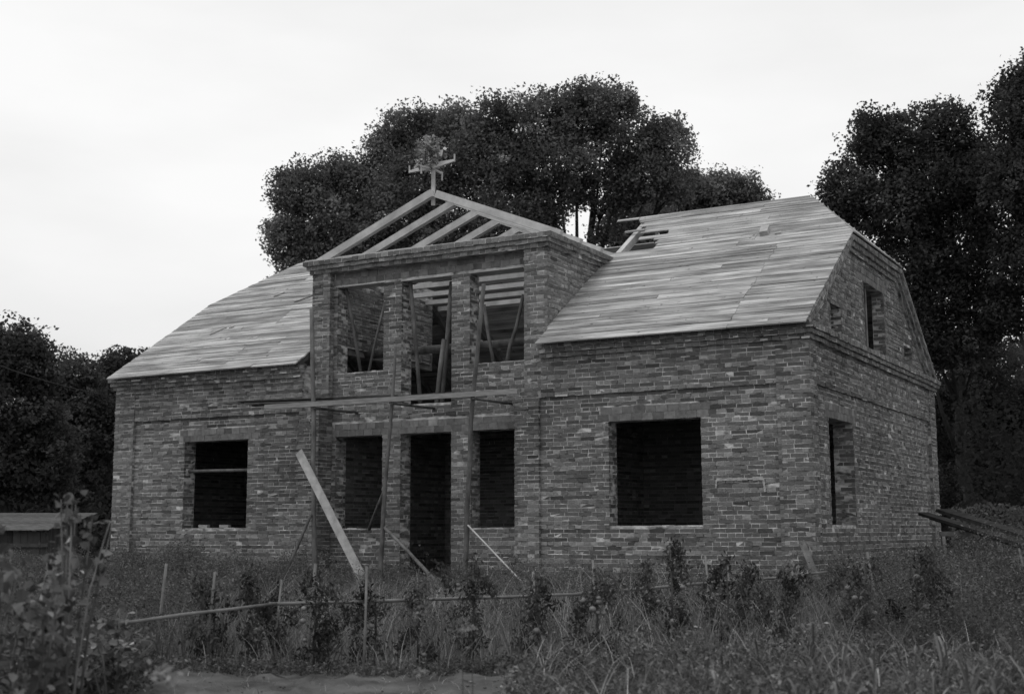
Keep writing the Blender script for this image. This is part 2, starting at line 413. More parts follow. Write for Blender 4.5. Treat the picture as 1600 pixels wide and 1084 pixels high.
for P0 in (PD,):
    blocks('front', (0, P0, 0), X_, nF, winL[0]-0.18, winL[1]+0.18, ZL); blocks('front', (0, P0, 0), X_, nF, winR[0]-0.18, winR[1]+0.18, ZL)
lay('front', (0, 0.018, 0), X_, nF, (PL0, -10.5), ZP, ZC0, phase=1); lay('front', (0, 0.018, 0), X_, nF, (PR0+0.05, PR1), ZP, ZC0, phase=1, solo=True)
# reveals seen in the windows and the recess (facing +x), sills, edge returns of the panels
for w_ in (winL, winR):
    lay('front', (w_[0], PD+0.01, 0), Y_, X_, (0, WT-0.02), w_[2], w_[3], allhead=False)
    lay('front', (w_[1], PD+0.01, 0), Y_, -X_, (0, WT-0.02), w_[2], w_[3])
    lay('front', (0, PD+0.005, w_[2]+0.004), X_, Z_, (w_[0], w_[1]), 0, WT-0.04, V=(0, 1, 0), course=0.27, allhead=True, base=0.2)
lay('front', (RX0, 0.0, 0), Y_, X_, (0.0, RD), Z0, ZP, phase=1); lay('front', (RX1, 0.0, 0), Y_, -X_, (0.0, RD), Z0, ZP, phase=1)
lay('front', (0, 0.0, ZP+0.003), X_, Z_, (PL1, RX0), 0, 0.30, V=(0, 1, 0), course=0.28, allhead=True); lay('front', (0, 0.0, ZP+0.003), X_, Z_, (RX1, PR0), 0, 0.30, V=(0, 1, 0), course=0.28, allhead=True)
lay('front', (PR1, 0.0, 0), Y_, -X_, (0, PD), Z0, ZP, course=CO, allhead=True); lay('front', (PL0, 0.0, 0), Y_, X_, (0, PD), Z0, ZP, allhead=True)
lay('front', (0, 0.018, ZP-0.001), X_, -Z_, (PR0, PR1), 0, PD-0.015, V=(0, 1, 0), course=0.06, allhead=True)
lay('front', (0, 0.018, ZP-0.001), X_, -Z_, (PL0, PL1), 0, PD-0.015, V=(0, 1, 0), course=0.06, allhead=True)
# ---- recessed middle wall with door and windows, running up into the dormer
lw = [(-9.96, -8.80, ZS-0.02, 1.93), (-8.37, -7.19, -0.86, 1.93), (-6.76, -5.59, ZS-0.02, 1.93)]
uw = [(-9.96, -8.80, 3.22, 5.04), (-8.37, -7.19, 2.50, 5.02), (-6.78, -5.57, 3.21, 5.02)]
pmid = MB(); PT = 0.36
core(pmid, (RX0-0.02, RD+MI, Z0), (-5.5+0.02, RD+PT, 5.3), lw+uw)
middle = hpart(pmid, 'middle_wall', M_mortar)
lb = (-10.05, -5.5, 1.93, 2.184); ub = (-10.05, -5.5, 5.03, 5.30)
lay('middle', (0, RD, 0), X_, nF, (RX0, -5.5), Z0, 5.3, lw+uw+[lb, ub])
blocks('middle', (0, RD, 0), X_, nF, RX0+0.03, -5.56, 1.93); blocks('middle', (0, RD, 0), X_, nF, RX0+0.03, -5.56, 5.045, bh=0.118)
for w_ in lw+uw:
    lay('middle', (w_[0], RD+0.01, 0), Y_, X_, (0, PT-0.02), w_[2], w_[3]); lay('middle', (w_[1], RD+0.01, 0), Y_, -X_, (0, PT-0.02), w_[2], w_[3])
    lay('middle', (0, RD+0.005, w_[2]+0.004), X_, Z_, (w_[0], w_[1]), 0, PT-0.03, V=(0, 1, 0), course=0.27, allhead=True, base=0.16)
# ---- side wall
sw = (1.22, 2.80, ZS, ZL); SP0, SP1 = 0.40, 9.17
sm = MB()
sm.box((-0.36, RD-0.02, Z0), (-MI, SP0, ZC0)); sm.box((-0.36, SP1, Z0), (-MI, D, ZC0))
core(sm, (-0.43, SP0, Z0), (-PD-MI, SP1, ZP), [sw], axis='y'); sm.box((-0.40, SP0, ZP), (-0.018-MI, SP1, ZC0))
side = hpart(sm, 'side_wall', M_mortar)
lay('side', (0, 0, 0), Y_, X_, (0, SP0), Z0, ZC0, phase=1, solo=True); lay('side', (0, 0, 0), Y_, X_, (SP1, D), Z0, ZC0, phase=1)
lay('side', (-PD, 0, 0), Y_, X_, (SP0, SP1), Z0, ZP, [sw, lint(sw)], phase=1, solo=True)
lay('side', (-0.018, 0, 0), Y_, X_, (SP0, SP1), ZP, ZC0, solo=True)
blocks('side', (-PD, 0, 0), Y_, X_, sw[0]-0.18, sw[1]+0.18, ZL)
lay('side', (-PD, sw[1], 0), -X_, -Y_, (0, 0.36), sw[2], sw[3]); lay('side', (-PD, sw[0], 0), -X_, Y_, (0, 0.36), sw[2], sw[3])
lay('side', (-PD-0.3, 0, sw[2]+0.004), Y_, Z_, (sw[0], sw[1]), 0, 0.29, V=(1, 0, 0), course=0.27, allhead=True)
lay('side', (0, SP1, 0), -X_, -Y_, (0, PD), Z0, ZP, allhead=True)
# ---- main cornice: three corbelled courses along front and side
cm = MB(); cl = MB(); steps = ((3.15, 3.232, 0.045), (3.232, 3.312, 0.095), (3.312, 3.40, 0.13))
for z0, z1, pr in steps:
    cl.box((W-pr+MI, -pr+MI, z0), (-10.52, 0.40, z1-0.004)); cm.box((-4.98, -pr+MI, z0), (pr-MI, 0.40, z1-0.004)); cm.box((-0.36, 0.40, z0), (pr-MI, D+pr, z1-0.004))
cornice = hpart(cm, 'cornice', M_mortar); cornl = hpart(cl, 'cornice', M_mortar)
for z0, z1, pr in steps:
    lay('cornice', (0, -pr, 0), X_, nF, (W-pr, -10.5), z0, z1, allhead=True, course=0.09); lay('cornice', (0, -pr, 0), X_, nF, (-5.0, pr), z0, z1, allhead=True, course=0.09, base=0.12)
    lay('cornice', (pr, 0, 0), Y_, X_, (-pr, D+pr), z0, z1, allhead=True, course=0.09)
    dp = 0.05
    lay('cornice', (0, -pr, z0+0.001), X_, -Z_, (-5.0, pr), 0, dp, V=(0, 1, 0), course=0.06, allhead=True, base=0.10); lay('cornice', (0, -pr, z0+0.001), X_, -Z_, (W, -10.5), 0, dp, V=(0, 1, 0), course=0.06, allhead=True, base=0.10)
lay('cornice', (0.0, 0, ZC1+0.001), Y_, Z_, (0, D), 0, 0.13, V=(1, 0, 0), course=0.13, allhead=True)
# ---- clipped gable above the side wall
GX = -0.10; CLZ = 5.52; CLY = EY+(CLZ-EZ)/SL
def gab(z):
    zz = min(z+0.12, CLZ)
    if z > CLZ-0.14: return None
    y = EY+(z+0.14-EZ)/SL
    return (max(y, 0.12), min(D-y, D-0.12))
gh = [(4.10, 5.70, ZC1, 4.80), (1.72, 2.42, 3.50, 4.02), (7.34, 8.05, 3.62, 3.95)]
gm = MB(); z = ZC1
while z < CLZ-0.16:
    iv = gab(z+0.075)
    if iv:
        core(gm, (GX-0.24, iv[0], z), (GX-MI, iv[1], z+0.15), [h for h in gh], axis='y')
    z += 0.15
gable = hpart(gm, 'gable_wall', M_mortar)
lay('gable', (GX, 0, 0), Y_, X_, (0, D), ZC1, CLZ, gh+[(3.95, 5.85, 4.80, 5.05)], ivf=gab, solo=False)
blocks('gable', (GX, 0, 0), Y_, X_, 3.95, 5.85, 4.80)
for h in gh:
    lay('gable', (GX, h[1], 0), -X_, -Y_, (0.0, 0.23), h[2], h[3]); lay('gable', (GX, h[0], 0), -X_, Y_, (0.0, 0.23), h[2], h[3])
# raking cornice: stepped brick band following the roof edge
rk = [np.array([0, -0.10, roofz(-0.10)-0.05]), np.array([0, CLY+0.02, CLZ-0.03]), np.array([0, D-CLY-0.02, CLZ-0.03]), np.array([0, D+0.10, roofz(-0.10)-0.05])]
rm = MB()
for i in range(3):
    a, b = rk[i], rk[i+1]; d = (b-a)/np.linalg.norm(b-a); nrm = np.cross(X_, d); nrm = nrm if nrm[2] > 0 else -nrm; Ls = np.linalg.norm(b-a)
    for t0, t1, px in ((0.0, 0.10, 0.045), (0.10, 0.20, 0.0), (0.20, 0.29, -0.05)):
        o = a-nrm*t1; o[0] = -0.3
        rm.obox(o, (0.3+px-MI, 0, 0), d*Ls, nrm*(t1-t0))
        P0 = a-nrm*t1; P0 = P0+X_*px
        lay('raking', P0, d, X_, (0, Ls), 0.0, t1-t0, V=nrm, course=0.1, allhead=True)
raking = hpart(rm, 'raking_cornice', M_mortar)
# ---- dormer: corner piers, cornice and side walls
DY = 0.30; DX0, DX1 = -10.5, -5.0
dm = MB()
dm.box((DX0+MI, DY+MI, ZP-0.1), (-10.05-MI, 0.8, 5.3)); dm.box((-5.5+MI, DY+MI, ZP-0.1), (DX1-MI, 0.8, 5.3))
dm.box((DX1-0.3, 0.8, 3.2), (DX1-MI, 3.35, 5.3)); dm.box((DX0+MI, 0.8, 3.86), (DX0+0.3-MI, 4.4, 5.3))
dsteps = ((5.30, 5.385, 0.05), (5.385, 5.465, 0.10), (5.465, 5.56, 0.15))
for z0, z1, pr in dsteps:
    dm.box((DX0-pr+MI, DY-pr+MI, z0), (DX1+pr-MI, 0.8, z1-0.004)); dm.box((DX1-0.3, 0.8, z0), (DX1+pr-MI, 3.45, z1-0.004)); dm.box((DX0-pr+MI, 0.8, z0), (DX0+0.3, 4.4, z1-0.004))
dormer = hpart(dm, 'dormer_wall', M_mortar)
lay('dormer', (0, DY, 0), X_, nF, (DX0, -10.05), ZP, 5.3); lay('dormer', (0, DY, 0), X_, nF, (-5.5, DX1), ZP, 5.3)
lay('dormer', (-10.05, DY, 0), Y_, X_, (0, 0.14), ZP, 5.3, allhead=True)
lay('dormer', (-5.5, DY, 0), Y_, -X_, (0, 0.14), ZP, 5.3, allhead=True)
lay('dormer', (DX1, 0, 0), Y_, X_, (DY, 3.35), ZC1, 5.3, phase=1, skipf=lambda c: c[2] < roofz(c[1])-0.15, base=0.15)
lay('dormer', (DX0+0.3, 0, 0), Y_, X_, (0.8, 4.4), 3.88, 5.3, base=0.15)
lay('dormer', (DX0, 0, 0), Y_, -X_, (DY, 4.0), 3.3, 5.3, skipf=lambda c: c[2] < roofz(c[1])-0.1)
for z0, z1, pr in dsteps:
    lay('dormer', (0, DY-pr, 0), X_, nF, (DX0-pr, DX1+pr), z0, z1, allhead=True, course=0.1, base=0.19 if pr == 0.10 else 0.12)
    lay('dormer', (DX1+pr, 0, 0), Y_, X_, (DY-pr, 3.45), z0, z1, allhead=True, course=0.1)
lay('dormer', (0, DY-0.15, 5.558), X_, Z_, (DX0-0.15, DX1+0.15), 0, 0.45, V=(0, 1, 0), course=0.13, allhead=True)
lay('inner', (0, 5.0, 0), X_, nF, (W+0.36, -0.4), -0.9, 2.6, base=0.17)
for xx in (W+0.35, -10.19, -5.17): lay('inner', (xx, 0, 0), Y_, X_, (0.85, 4.95), -0.9, 2.6, base=0.17)
# ---- the bricks that show largest become objects; the rest one mesh per wall
mb = MB(); mb.box((W+0.345, 5.01, -1.0), (-0.39, 5.3, 2.6)); mb.box((-10.32, 0.82, -1.0), (-10.2, 4.98, 2.6)); mb.box((-5.3, 0.82, -1.0), (-5.18, 4.98, 2.6)); inner = hpart(mb, 'inner_wall', M_dark)
walls = dict(inner=inner, front_left=frontl, cornice_left=cornl, front=front, middle=middle, side=side, cornice=cornice, gable=gable, raking=raking, dormer=dormer)
cand.sort(key=lambda c: -c[0])
VARB = []
for i in range(40):
    mb = MB(); mb.obox((0, 0, 0), (0.262, 0, 0), (0, -0.0, 0.064), (0, -0.06, 0), tone_brick(False), 0.003); mb.v = [(x, y, z) for x, y, z in mb.v]
    VARB.append(mb.mesh('brick', M_brick))
for i, (sc_, key, o, U, V, Nn, l, h, hd, t) in enumerate(cand):
    if i < 300:
        ob = bpy.data.objects.new('brick', random.choice(VARB)); link(ob, walls[key])
        # local x -> U, local -y -> outward normal
        out_ = random.gauss(0, 0.0035); oo = np.asarray(o)+Nn*(out_-0.06)
        ob.matrix_parent_inverse = walls[key].matrix_world.inverted() if False else Matrix.Identity(4)
        rot = Matrix((U, -Nn, Z_)).transposed().to_4x4()
        ob.matrix_local = Matrix.Translation(Vector(oo)) @ rot @ Matrix.Diagonal((l/0.262, 1, h/0.064, 1))
    else:
        put_brick(key, o, U, V, Nn, l, h, 0.06, hd, t)
for key, mb in WALLB.items():
    o = mb.build('brickwork', M_brick, walls[key]); tag(o, kind='stuff')
for key, o, U, Nn, l, bh in BLK:
    mb = MB(); mb.obox((0, 0, 0), (l, 0, 0), (0, 0, bh), (0, -0.08, 0), 0.155*math.exp(random.gauss(0, 0.16)), 0.003)
    ob = mb.build('lintel_block', M_block, walls['front_left' if key == 'front' and o[0] < -9 else key])
    ob.matrix_local = Matrix.Translation(Vector(np.asarray(o)+Nn*(-0.08+random.gauss(0.001, 0.003)))) @ Matrix((U, -Nn, Z_)).transposed().to_4x4()
# pale mortar smear on the panel right of the big window
mb = MB()
p0 = atY(1120, 749, PD); p1 = atY(1193, 747, PD); p2 = atY(1196, 768, PD); p3 = atY(1119, 762, PD)
def smear(a, b, wd):
    n = 9; d = b-a; pr = np.cross(d, Y_); pr /= np.linalg.norm(pr)
    for i in range(n):
        if random.random() < 0.12: continue
        q = a+d*i/n; e = a+d*(i+1)/n; k = wd*random.uniform(0.5, 1.2)
        mb.obox(q-pr*k/2-Y_*0.012, e-q, pr*k, -Y_*0.003, 1.0, 0.004)
smear(p0, p1, 0.05); smear(p1, p2, 0.045); smear(p0, p3, 0.03)
o = mb.build('mortar_smear', mat('dried_mortar', 0.28, 0.40, 12, mid=(0.4, 0.6)), front)

# ---- other walls, floors (hidden inside or behind)
mb = MB(); mb.box((W+0.014, 0.42, Z0), (W+0.34, D, 3.39)); hpart(mb, 'left_wall', M_dark)
mb = MB(); mb.box((W+0.35, D-0.34, Z0), (-0.38, D-0.02, 3.39)); hpart(mb, 'rear_wall', M_dark)

mb = MB(); mb.box((W+0.345, 0.42, -1.0), (-0.39, D-0.35, -0.9)); mb.box((W+0.345, 0.82, 2.62), (-0.42, D-0.35, 2.74)); hpart(mb, 'floor_deck', M_dark)
mb = MB(); z = ZC1
while z < CLZ-0.1:
    iv = gab(z+0.1)
    if iv: mb.box((W+0.05, iv[0], z), (W+0.35, iv[1], z+0.15))
    z += 0.15
hpart(mb, 'far_gable_wall', M_dark)
mb = MB(); mb.tube([(DX0+0.15, 1.9, 3.80), (DX1-0.15, 1.9, 3.80)], [0.09, 0.08], 10); hpart(mb, 'cross_log', M_pole, smooth=True)
mb = MB(); mb.beam((DX0+0.15, 0.8, 3.80), (DX0+0.15, 4.5, 3.80), 0.16, 0.14); hpart(mb, 'wall_beam', M_oldwood)

# ---- roof
rfm = MB()
rfm.beam((W+0.6, 3.2, roofz(3.2)-0.32), (DX0-0.1, 3.2, roofz(3.2)-0.32), 0.14, 0.18); rfm.beam((DX1+0.1, 3.2, roofz(3.2)-0.32), (-0.5, 3.2, roofz(3.2)-0.32), 0.14, 0.18)
rfm.beam((-0.47, 0.2, 3.42), (-4.9, 0.2, 3.42), 0.14, 0.06); rfm.beam((W+0.4, 0.2, 3.42), (-10.6, 0.2, 3.42), 0.14, 0.06)
roof = hpart(rfm, 'roof', M_oldwood)
def rbeam(name, a, b, wd, ht, m, parent, upv=(0, 0, 1)):
    mb = MB(); a = np.asarray(a, float); b = np.asarray(b, float); Lg = np.linalg.norm(b-a); d = (b-a)/Lg
    upv = np.asarray(upv, float); s_ = np.cross(upv, d); s_ /= np.linalg.norm(s_); un = np.cross(d, s_)
    mb.obox((0, -wd/2, -ht/2), (Lg, 0, 0), (0, wd, 0), (0, 0, ht), 1.0, 0.003)
    ob = mb.build(name, m, parent); ob.matrix_local = Matrix.Translation(Vector(a)) @ Matrix((d, s_, un)).transposed().to_4x4(); return ob
rdir = np.array([0, 1, SL]); rdir /= np.linalg.norm(rdir); rnor = np.array([0, -SL, 1]); rnor /= np.linalg.norm(rnor)
def rp(x, y, off=0.0): return np.array([x, y, roofz(y)])+(rnor if y <= RY else rnor*np.array([1, -1, 1]))*off
for x in (-4.93, -4.02, -3.1, -2.2, -1.3, -0.45, -10.65, -11.6, -12.5, -13.4, -14.4, -15.2):
    ymax = RY if (-14.4 <= x <= -1.3) else 3.0
    rbeam('rafter', rp(x, -0.1, -0.10), rp(x, ymax, -0.10), 0.11, 0.15, M_fresh if x == -4.93 else M_oldwood, roof)
    rbeam('rafter', rp(x, D+0.1, -0.10), rp(x, D-ymax, -0.10), 0.11, 0.15, M_oldwood, roof)
BW = 0.1302; SLEN = (RY-EY)/rdir[1]; NR = int(SLEN/BW)
XR, XL_ = 0.055, W+0.02
def hipx(y, right=True):
    t = max(0.0, (y-CLY)/(RY-CLY)); return (XR-1.34*t) if right else (XL_+1.30*t)
def board(x0, x1, y, y1=None, slant0=0.0, slant1=0.0, lift=0.0, wd=None):
    """one roof board along x, its lower edge at distance s = y (along the slope)"""
    s0 = y; wd = wd or BW-0.006-0.014*random.random()**2
    Lg = x1-x0; mb = MB(); th = 0.026
    p = [(0+slant0*0, 0, 0), (Lg, 0, 0), (Lg+slant1, wd, 0), (slant0, wd, 0)]
    p = p+[(a, b, th) for a, b, _ in p]
    p = [(a, b+random.uniform(-0.004, 0.004), c+random.uniform(-0.004, 0.005)) for a, b, c in p]
    mb.hexa(p)
    ob = mb.build('board', M_board, roof)
    o = np.array([x0, EY, EZ])+rdir*s0+rnor*(0.004+lift+random.uniform(0, 0.010))
    ob.matrix_local = Matrix.Translation(Vector(o)) @ Matrix((X_, rdir, rnor)).transposed().to_4x4()
    return ob
def ys(s): return EY+s*rdir[1]
rafx = [-4.02, -3.1, -2.2, -1.3]
for r in range(NR):
    s0 = r*BW; y0, y1 = ys(s0), ys(s0+BW)
    if s0+BW > SLEN-0.01: break
    # right part of the roof
    xr0, xr1 = hipx(y0), hipx(y1)
    if y1 < 3.22: x0 = -4.94 if y1 < DY else -5.0+random.uniform(0, 0.015)
    elif y1 < 3.45: x0 = -4.07
    elif y1 < 3.62: x0 = -4.10
    elif y1 < 3.75: x0 = -4.25
    elif y1 < 3.92: x0 = -4.60
    elif y1 < 4.10: x0 = -4.05
    elif y1 < 4.40: x0 = -4.72
    elif y1 < 4.65: x0 = -4.85
    else: x0 = -5.0
    x0 += random.uniform(-0.04, 0.04) if y1 >= 3.22 else 0
    cut = []
    if 0.0 < y0 < 2.65: cut = [-1.32+random.uniform(-0.03, 0.03)] if random.random() < 0.85 else [-2.2]
    elif y0 < 0.0: cut = [random.choice([-1.3, -0.62])]
    else: cut = [random.choice([-2.2, -3.1, -1.9])] if random.random() < 0.7 else []
    if random.random() < 0.22 and y0 < 3: cut.append(random.choice([-3.1, -4.02]))
    xs = [x0]+sorted(c for c in cut if x0+0.4 < c < xr1-0.2)+[xr0]
    for a, b in zip(xs[:-1], xs[1:]):
        last = b == xr0
        board(a+(0.004 if a != x0 else 0), b-(0 if last else 0.004), s0, slant1=(xr1-xr0) if last else 0, slant0=random.uniform(-0.03, 0.03) if (a == x0 and y1 > 3.22) else 0)
    # left part
    xl0, xl1 = hipx(y0, False), hipx(y1, False)
    x1 = -10.42 if y1 < DY else -10.51
    cut = [random.choice([-12.5, -12.5, -13.4, -11.6])+random.uniform(-0.02, 0.02)] if random.random() < 0.6 else []
    xs = [xl0]+[c for c in cut if xl1+0.4 < c < x1-0.3]+[x1]
    for a, b in zip(xs[:-1], xs[1:]):
        board(a+(0 if a == xl0 else 0.004), b-(0 if b == x1 else 0.004), s0, slant0=(xl1-xl0) if a == xl0 else 0)
board(-5.62, -4.4, SLEN-0.09, wd=0.075)            # thin ridge board sticking out past the others
board(-4.4, -1.30, SLEN-0.085, wd=0.08); board(-14.35, -10.5, SLEN-0.085, wd=0.08)
board(-5.12, -4.66, (4.10-EY)/rdir[1], wd=0.07, lift=0.03)  # short loose end by the gap
# rear slope and the two clipped gable slopes
rr_dir = np.array([0, -1, SL]); rr_dir /= np.linalg.norm(rr_dir); rr_n = np.array([0, SL, 1.0]); rr_n /= np.linalg.norm(rr_n)
for r in range(NR):
    s0 = r*BW; y0 = ys(s0)
    for a, b in ((hipx(y0, False)+0.02, -10.5), (-10.49, -5.01), (-5.0, hipx(y0)-0.02)):
        if a == -10.49 and y0 > 4.2: continue
        if a == -5.0 and y0 > 2.2: a = -3.85
        mb = MB(); mb.obox((0, 0, 0), (b-a, 0, 0), (0, BW-0.004, 0), (0, 0, -0.026))
        ob = mb.build('board', M_board, roof); ob.matrix_local = Matrix.Translation(Vector((a, D-EY, EZ))+Vector(rr_dir*s0)) @ Matrix((X_, rr_dir, -rr_n)).transposed().to_4x4()
for sgn, xb, xt in ((1, XR, XR-1.34), (-1, XL_, XL_+1.30)):
    hd = np.array([xt-xb, 0, RZ-CLZ]); HLn = np.linalg.norm(hd); hd /= HLn; hn = np.array([sgn*hd[2], 0, abs(hd[0])]); n = int(HLn/0.155)
    for i in range(n):
        t0 = i/n; t1 = (i+1)/n; hw0 = (RY-CLY)*(1-t0); hw1 = (RY-CLY)*(1-t1)-0.0
        mb = MB(); p = [(-hw0, 0, 0), (hw0, 0, 0), (hw1, HLn/n-0.004, 0), (-hw1, HLn/n-0.004, 0)]; mb.hexa(p+[(a, b, 0.024) for a, b, c in p])
        ob = mb.build('board', M_board, roof); ob.matrix_local = Matrix.Translation(Vector((xb, RY, CLZ))+Vector(hd*HLn*t0)) @ Matrix((Y_*sgn, hd, hn)).transposed().to_4x4()
# ---- open dormer roof: plates, tie beams, rafter pairs
dpl = MB(); dpl.box((DX0+0.05, 0.62, 5.562), (DX0+0.2, 4.6, 5.64)); dpl.box((DX1-0.2, 0.62, 5.562), (DX1-0.05, 3.5, 5.64)); dpl.box((DX0-0.05, 0.36, 5.562), (DX1+0.02, 0.50, 5.625))
droof = hpart(dpl, 'dormer_roof', M_fresh)
AX, AZ = -7.72, 6.82
for i, y in enumerate((0.58, 1.42, 2.36, 3.26, 4.16)):
    z1 = AZ-0.075
    rbeam('rafter', (DX0-0.10, y, 5.60), (AX-0.02, y, z1), 0.12, 0.15, M_fresh, droof, upv=(0.4, 0, 1)); rbeam('rafter', (DX1+0.10, y+0.1, 5.60), (AX+0.02, y+0.1, z1), 0.12, 0.15, M_fresh, droof, upv=(-0.4, 0, 1))
    if i > 0: rbeam('tie_beam', (DX0+0.1, y, 5.27), (DX1-0.1, y, 5.27), 0.12, 0.10, M_fresh, droof)
rbeam('tie_beam', (DX0+0.1, 5.0, 5.27), (DX1-0.1, 5.0, 5.27), 0.12, 0.10, M_fresh, droof)
# shuttering boards under the dormer lintels
for w_ in uw:
    rbeam('shutter_board', (w_[0]-0.02, RD+0.16, w_[3]-0.016), (w_[1]+0.04, RD+0.16, w_[3]-0.016), 0.33, 0.032, M_fresh, middle)
rbeam('frame_post', (GX-0.15, 4.75, ZC1), (GX-0.15, 4.75, 4.80), 0.06, 0.10, M_oldwood, gable, upv=(0, 1, 0))

# ------------------------------------------------------------------ props standing in the openings
def prop(name, label, cat, pts, r0, r1, m, group=None, n=8):
    mb = MB(); k = len(pts); fine = []
    for i in range(k-1):
        for t in (0, 0.5): fine.append(np.asarray(pts[i])*(1-t)+np.asarray(pts[i+1])*t + (rng.normal(0, 0.008 if name != 'fence_rail' else 0.003, 3) if t else 0))
    fine.append(np.asarray(pts[-1])); q = len(fine)
    mb.tube(fine, [r0+(r1-r0)*i/(q-1) for i in range(q)], n)
    o = mb.build(name, m, smooth=True, origin=tuple(fine[0])); tag(o, label, cat, group); return o
def foot(p, z): return np.array([p[0], p[1], z])
g = 'poles propping the dormer lintels'
def pp(a, b, y0, y1, z0=None):
    q = atY(*b, y1); p = atY(*a, y0)
    if z0 is not None: q = q+(q-p)*((z0-q[2])/(q[2]-p[2]))
    return [q, p]
prop('prop_pole', 'leaning pole on the left in the leftmost dormer opening', 'pole', pp((540, 447), (563, 578), .62, .70, 3.225), .036, .036, M_pole, g)
prop('prop_pole', 'thin dark pole on the right in the leftmost dormer opening', 'pole', pp((602, 470), (577, 577), .66, .62, 3.225), .026, .026, M_pole, g)
prop('prop_pole', 'pole along the left jamb of the middle dormer opening', 'pole', pp((641, 440), (656, 622), .60, .66, 2.505), .042, .042, M_pole, g)
prop('prop_pole', 'long pole along the right jamb of the middle dormer opening', 'pole', pp((706, 440), (691, 622), .74, .58, 2.505), .045, .05, M_pole, g)
prop('prop_pole', 'short round pole second from right in the middle dormer opening', 'pole', pp((694, 530), (683, 622), .60, .54, 2.505), .042, .05, M_pole, g)
prop('prop_pole', 'leaning pole left of centre in the rightmost dormer opening', 'pole', pp((756, 476), (771, 566), .64, .62, 3.215), .036, .036, M_pole, g)
prop('prop_pole', 'crooked pole right of centre in the rightmost dormer opening', 'pole', [atY(792, 567, .6), atY(797, 540, .6), atY(807, 510, .64), atY(818, 460, .70)], .042, .035, M_pole, g)
a, b = atY(284, 736.5, .22), atY(394, 734, .22)
prop('cross_pole', 'horizontal pole across the lower left window', 'pole', [(winL[0]+0.005, .22, a[2]), (winL[1]-0.005, .22, b[2])], .035, .035, M_pole)
# log end on the cross log
prop('log_end', 'short pale log end lying in the middle dormer opening', 'log', [(-7.62, 1.80, 3.93), (-7.62, 2.3, 3.93)], .05, .05, M_palewood)
for u, v in ((319, 823), (352, 824)):
    p = atY(u, v, 0.2); mb = MB(); mb.obox((-0.11, -0.06, 0), (0.2, 0.05, 0), (-0.03, 0.12, 0), (0, 0.0, 0.06), 0.28, 0.006)
    o = mb.build('loose_brick', M_brick); o.location = (p[0], 0.2, ZS+0.012)
    tag(o, 'broken pale brick on the lower left window sill, %s one' % ('left' if u < 330 else 'right'), 'brick')

# ------------------------------------------------------------------ scaffold
M_dklath = mat('dark_lath', 0.05, 0.10, 5, (1, 6, 6), rand=0.2)
SY = -0.9
scaf = thing('scaffold', 'pole scaffold with one long plank across the middle of the house front', 'scaffold', (-7.8, SY, -1.1))
SLc = Vector((-7.8, SY, -1.1))
def spart(mb, name, m, smooth=False):
    o = mb.build(name, m, scaf, smooth); o.matrix_parent_inverse = Matrix.Translation(-SLc); return o
def stube(name, pts, r0, r1, m=None):
    mb = MB(); fine = []; k = len(pts)
    for i in range(k-1):
        for t in (0, 1/3, 2/3): fine.append(np.asarray(pts[i], float)*(1-t)+np.asarray(pts[i+1], float)*t+(rng.normal(0, 0.009, 3) if t else 0))
    fine.append(np.asarray(pts[-1], float)); q = len(fine); mb.tube(fine, [r0+(r1-r0)*i/(q-1) for i in range(q)], 9)
    return spart(mb, name, m or M_pole, True)
stube('pole', [(-9.37, SY, -1.2), (-9.38, SY, -0.8), (-9.44, SY, 0.8), (-9.48, SY, 2.35), (-9.575, SY, 4.33)], .055, .042)
stube('pole', [(-7.90, SY, -1.2), (-7.87, SY, -0.55), (-7.80, SY, 0.73), (-7.66, SY, 2.27), (-7.59, SY, 3.45)], .055, .024)
stube('pole', [(-6.08, SY, -1.2), (-6.05, SY, -0.54), (-5.98, SY, 0.9), (-5.92, SY, 2.18), (-5.668, SY, 4.45)], .05, .04)
mb = MB(); mb.obox((-10.62, SY-0.10, 2.405), (5.69, 0, 0.0), (0, 0.04, 0), (0, 0, 0.095), 1.0, 0.004); spart(mb, 'plank', mat('scaffold_plank', 0.17, 0.27, 4, (1, 8, 8), bump=0.3))
for x in (-9.48, -7.66, -5.92):
    mb = MB(); mb.tube([(x+0.07, SY-0.08, 2.375), (x+0.07, RD+0.02, 2.40)], [.026, .024], 8); spart(mb, 'putlog', M_pole, True)
for (ua, va, ya, ub_, vb, yb) in ((372, 627, -.74, 620, 617.5, -.70), (384, 631, -.82, 560, 625, -.80), (352, 630.5, -.60, 520, 622, -.66), (396, 634, -.70, 700, 618.5, -.62), (410, 629, -.5, 790, 611, -.45)):
    a_, b__ = atY(ua, va, ya), atY(ub_, vb, yb); mb = MB(); mb.beam(a_, b__, 0.11, 0.026, jit=0.004); spart(mb, 'deck_board', M_dklath)
def brace(a, b, ya, yb, r, m=None): stube('brace', [atY(*b, yb), atY(*a, ya)], r, r, m)
p = atY(449, 886, -1.25); q = atY(486, 803, -0.98); p = p+(p-q)*((-1.15-p[2])/(p[2]-q[2])); stube('brace', [p, q], .032, .03, M_pole)
stube('brace', [atY(577, 826, 0.36), atY(600, 768, -0.82)], .036, .033)
p = atY(650, 874, -1.25); q = atY(601, 824, -0.97); p = p+(p-q)*((-1.15-p[2])/(p[2]-q[2])); stube('brace', [p, q], .034, .032, M_pole)
p = atY(797, 889, -1.15); q = atY(731, 820, -0.96); p = p+(p-q)*((-1.15-p[2])/(p[2]-q[2])); stube('brace', [p, q], .016, .014, M_palewood)
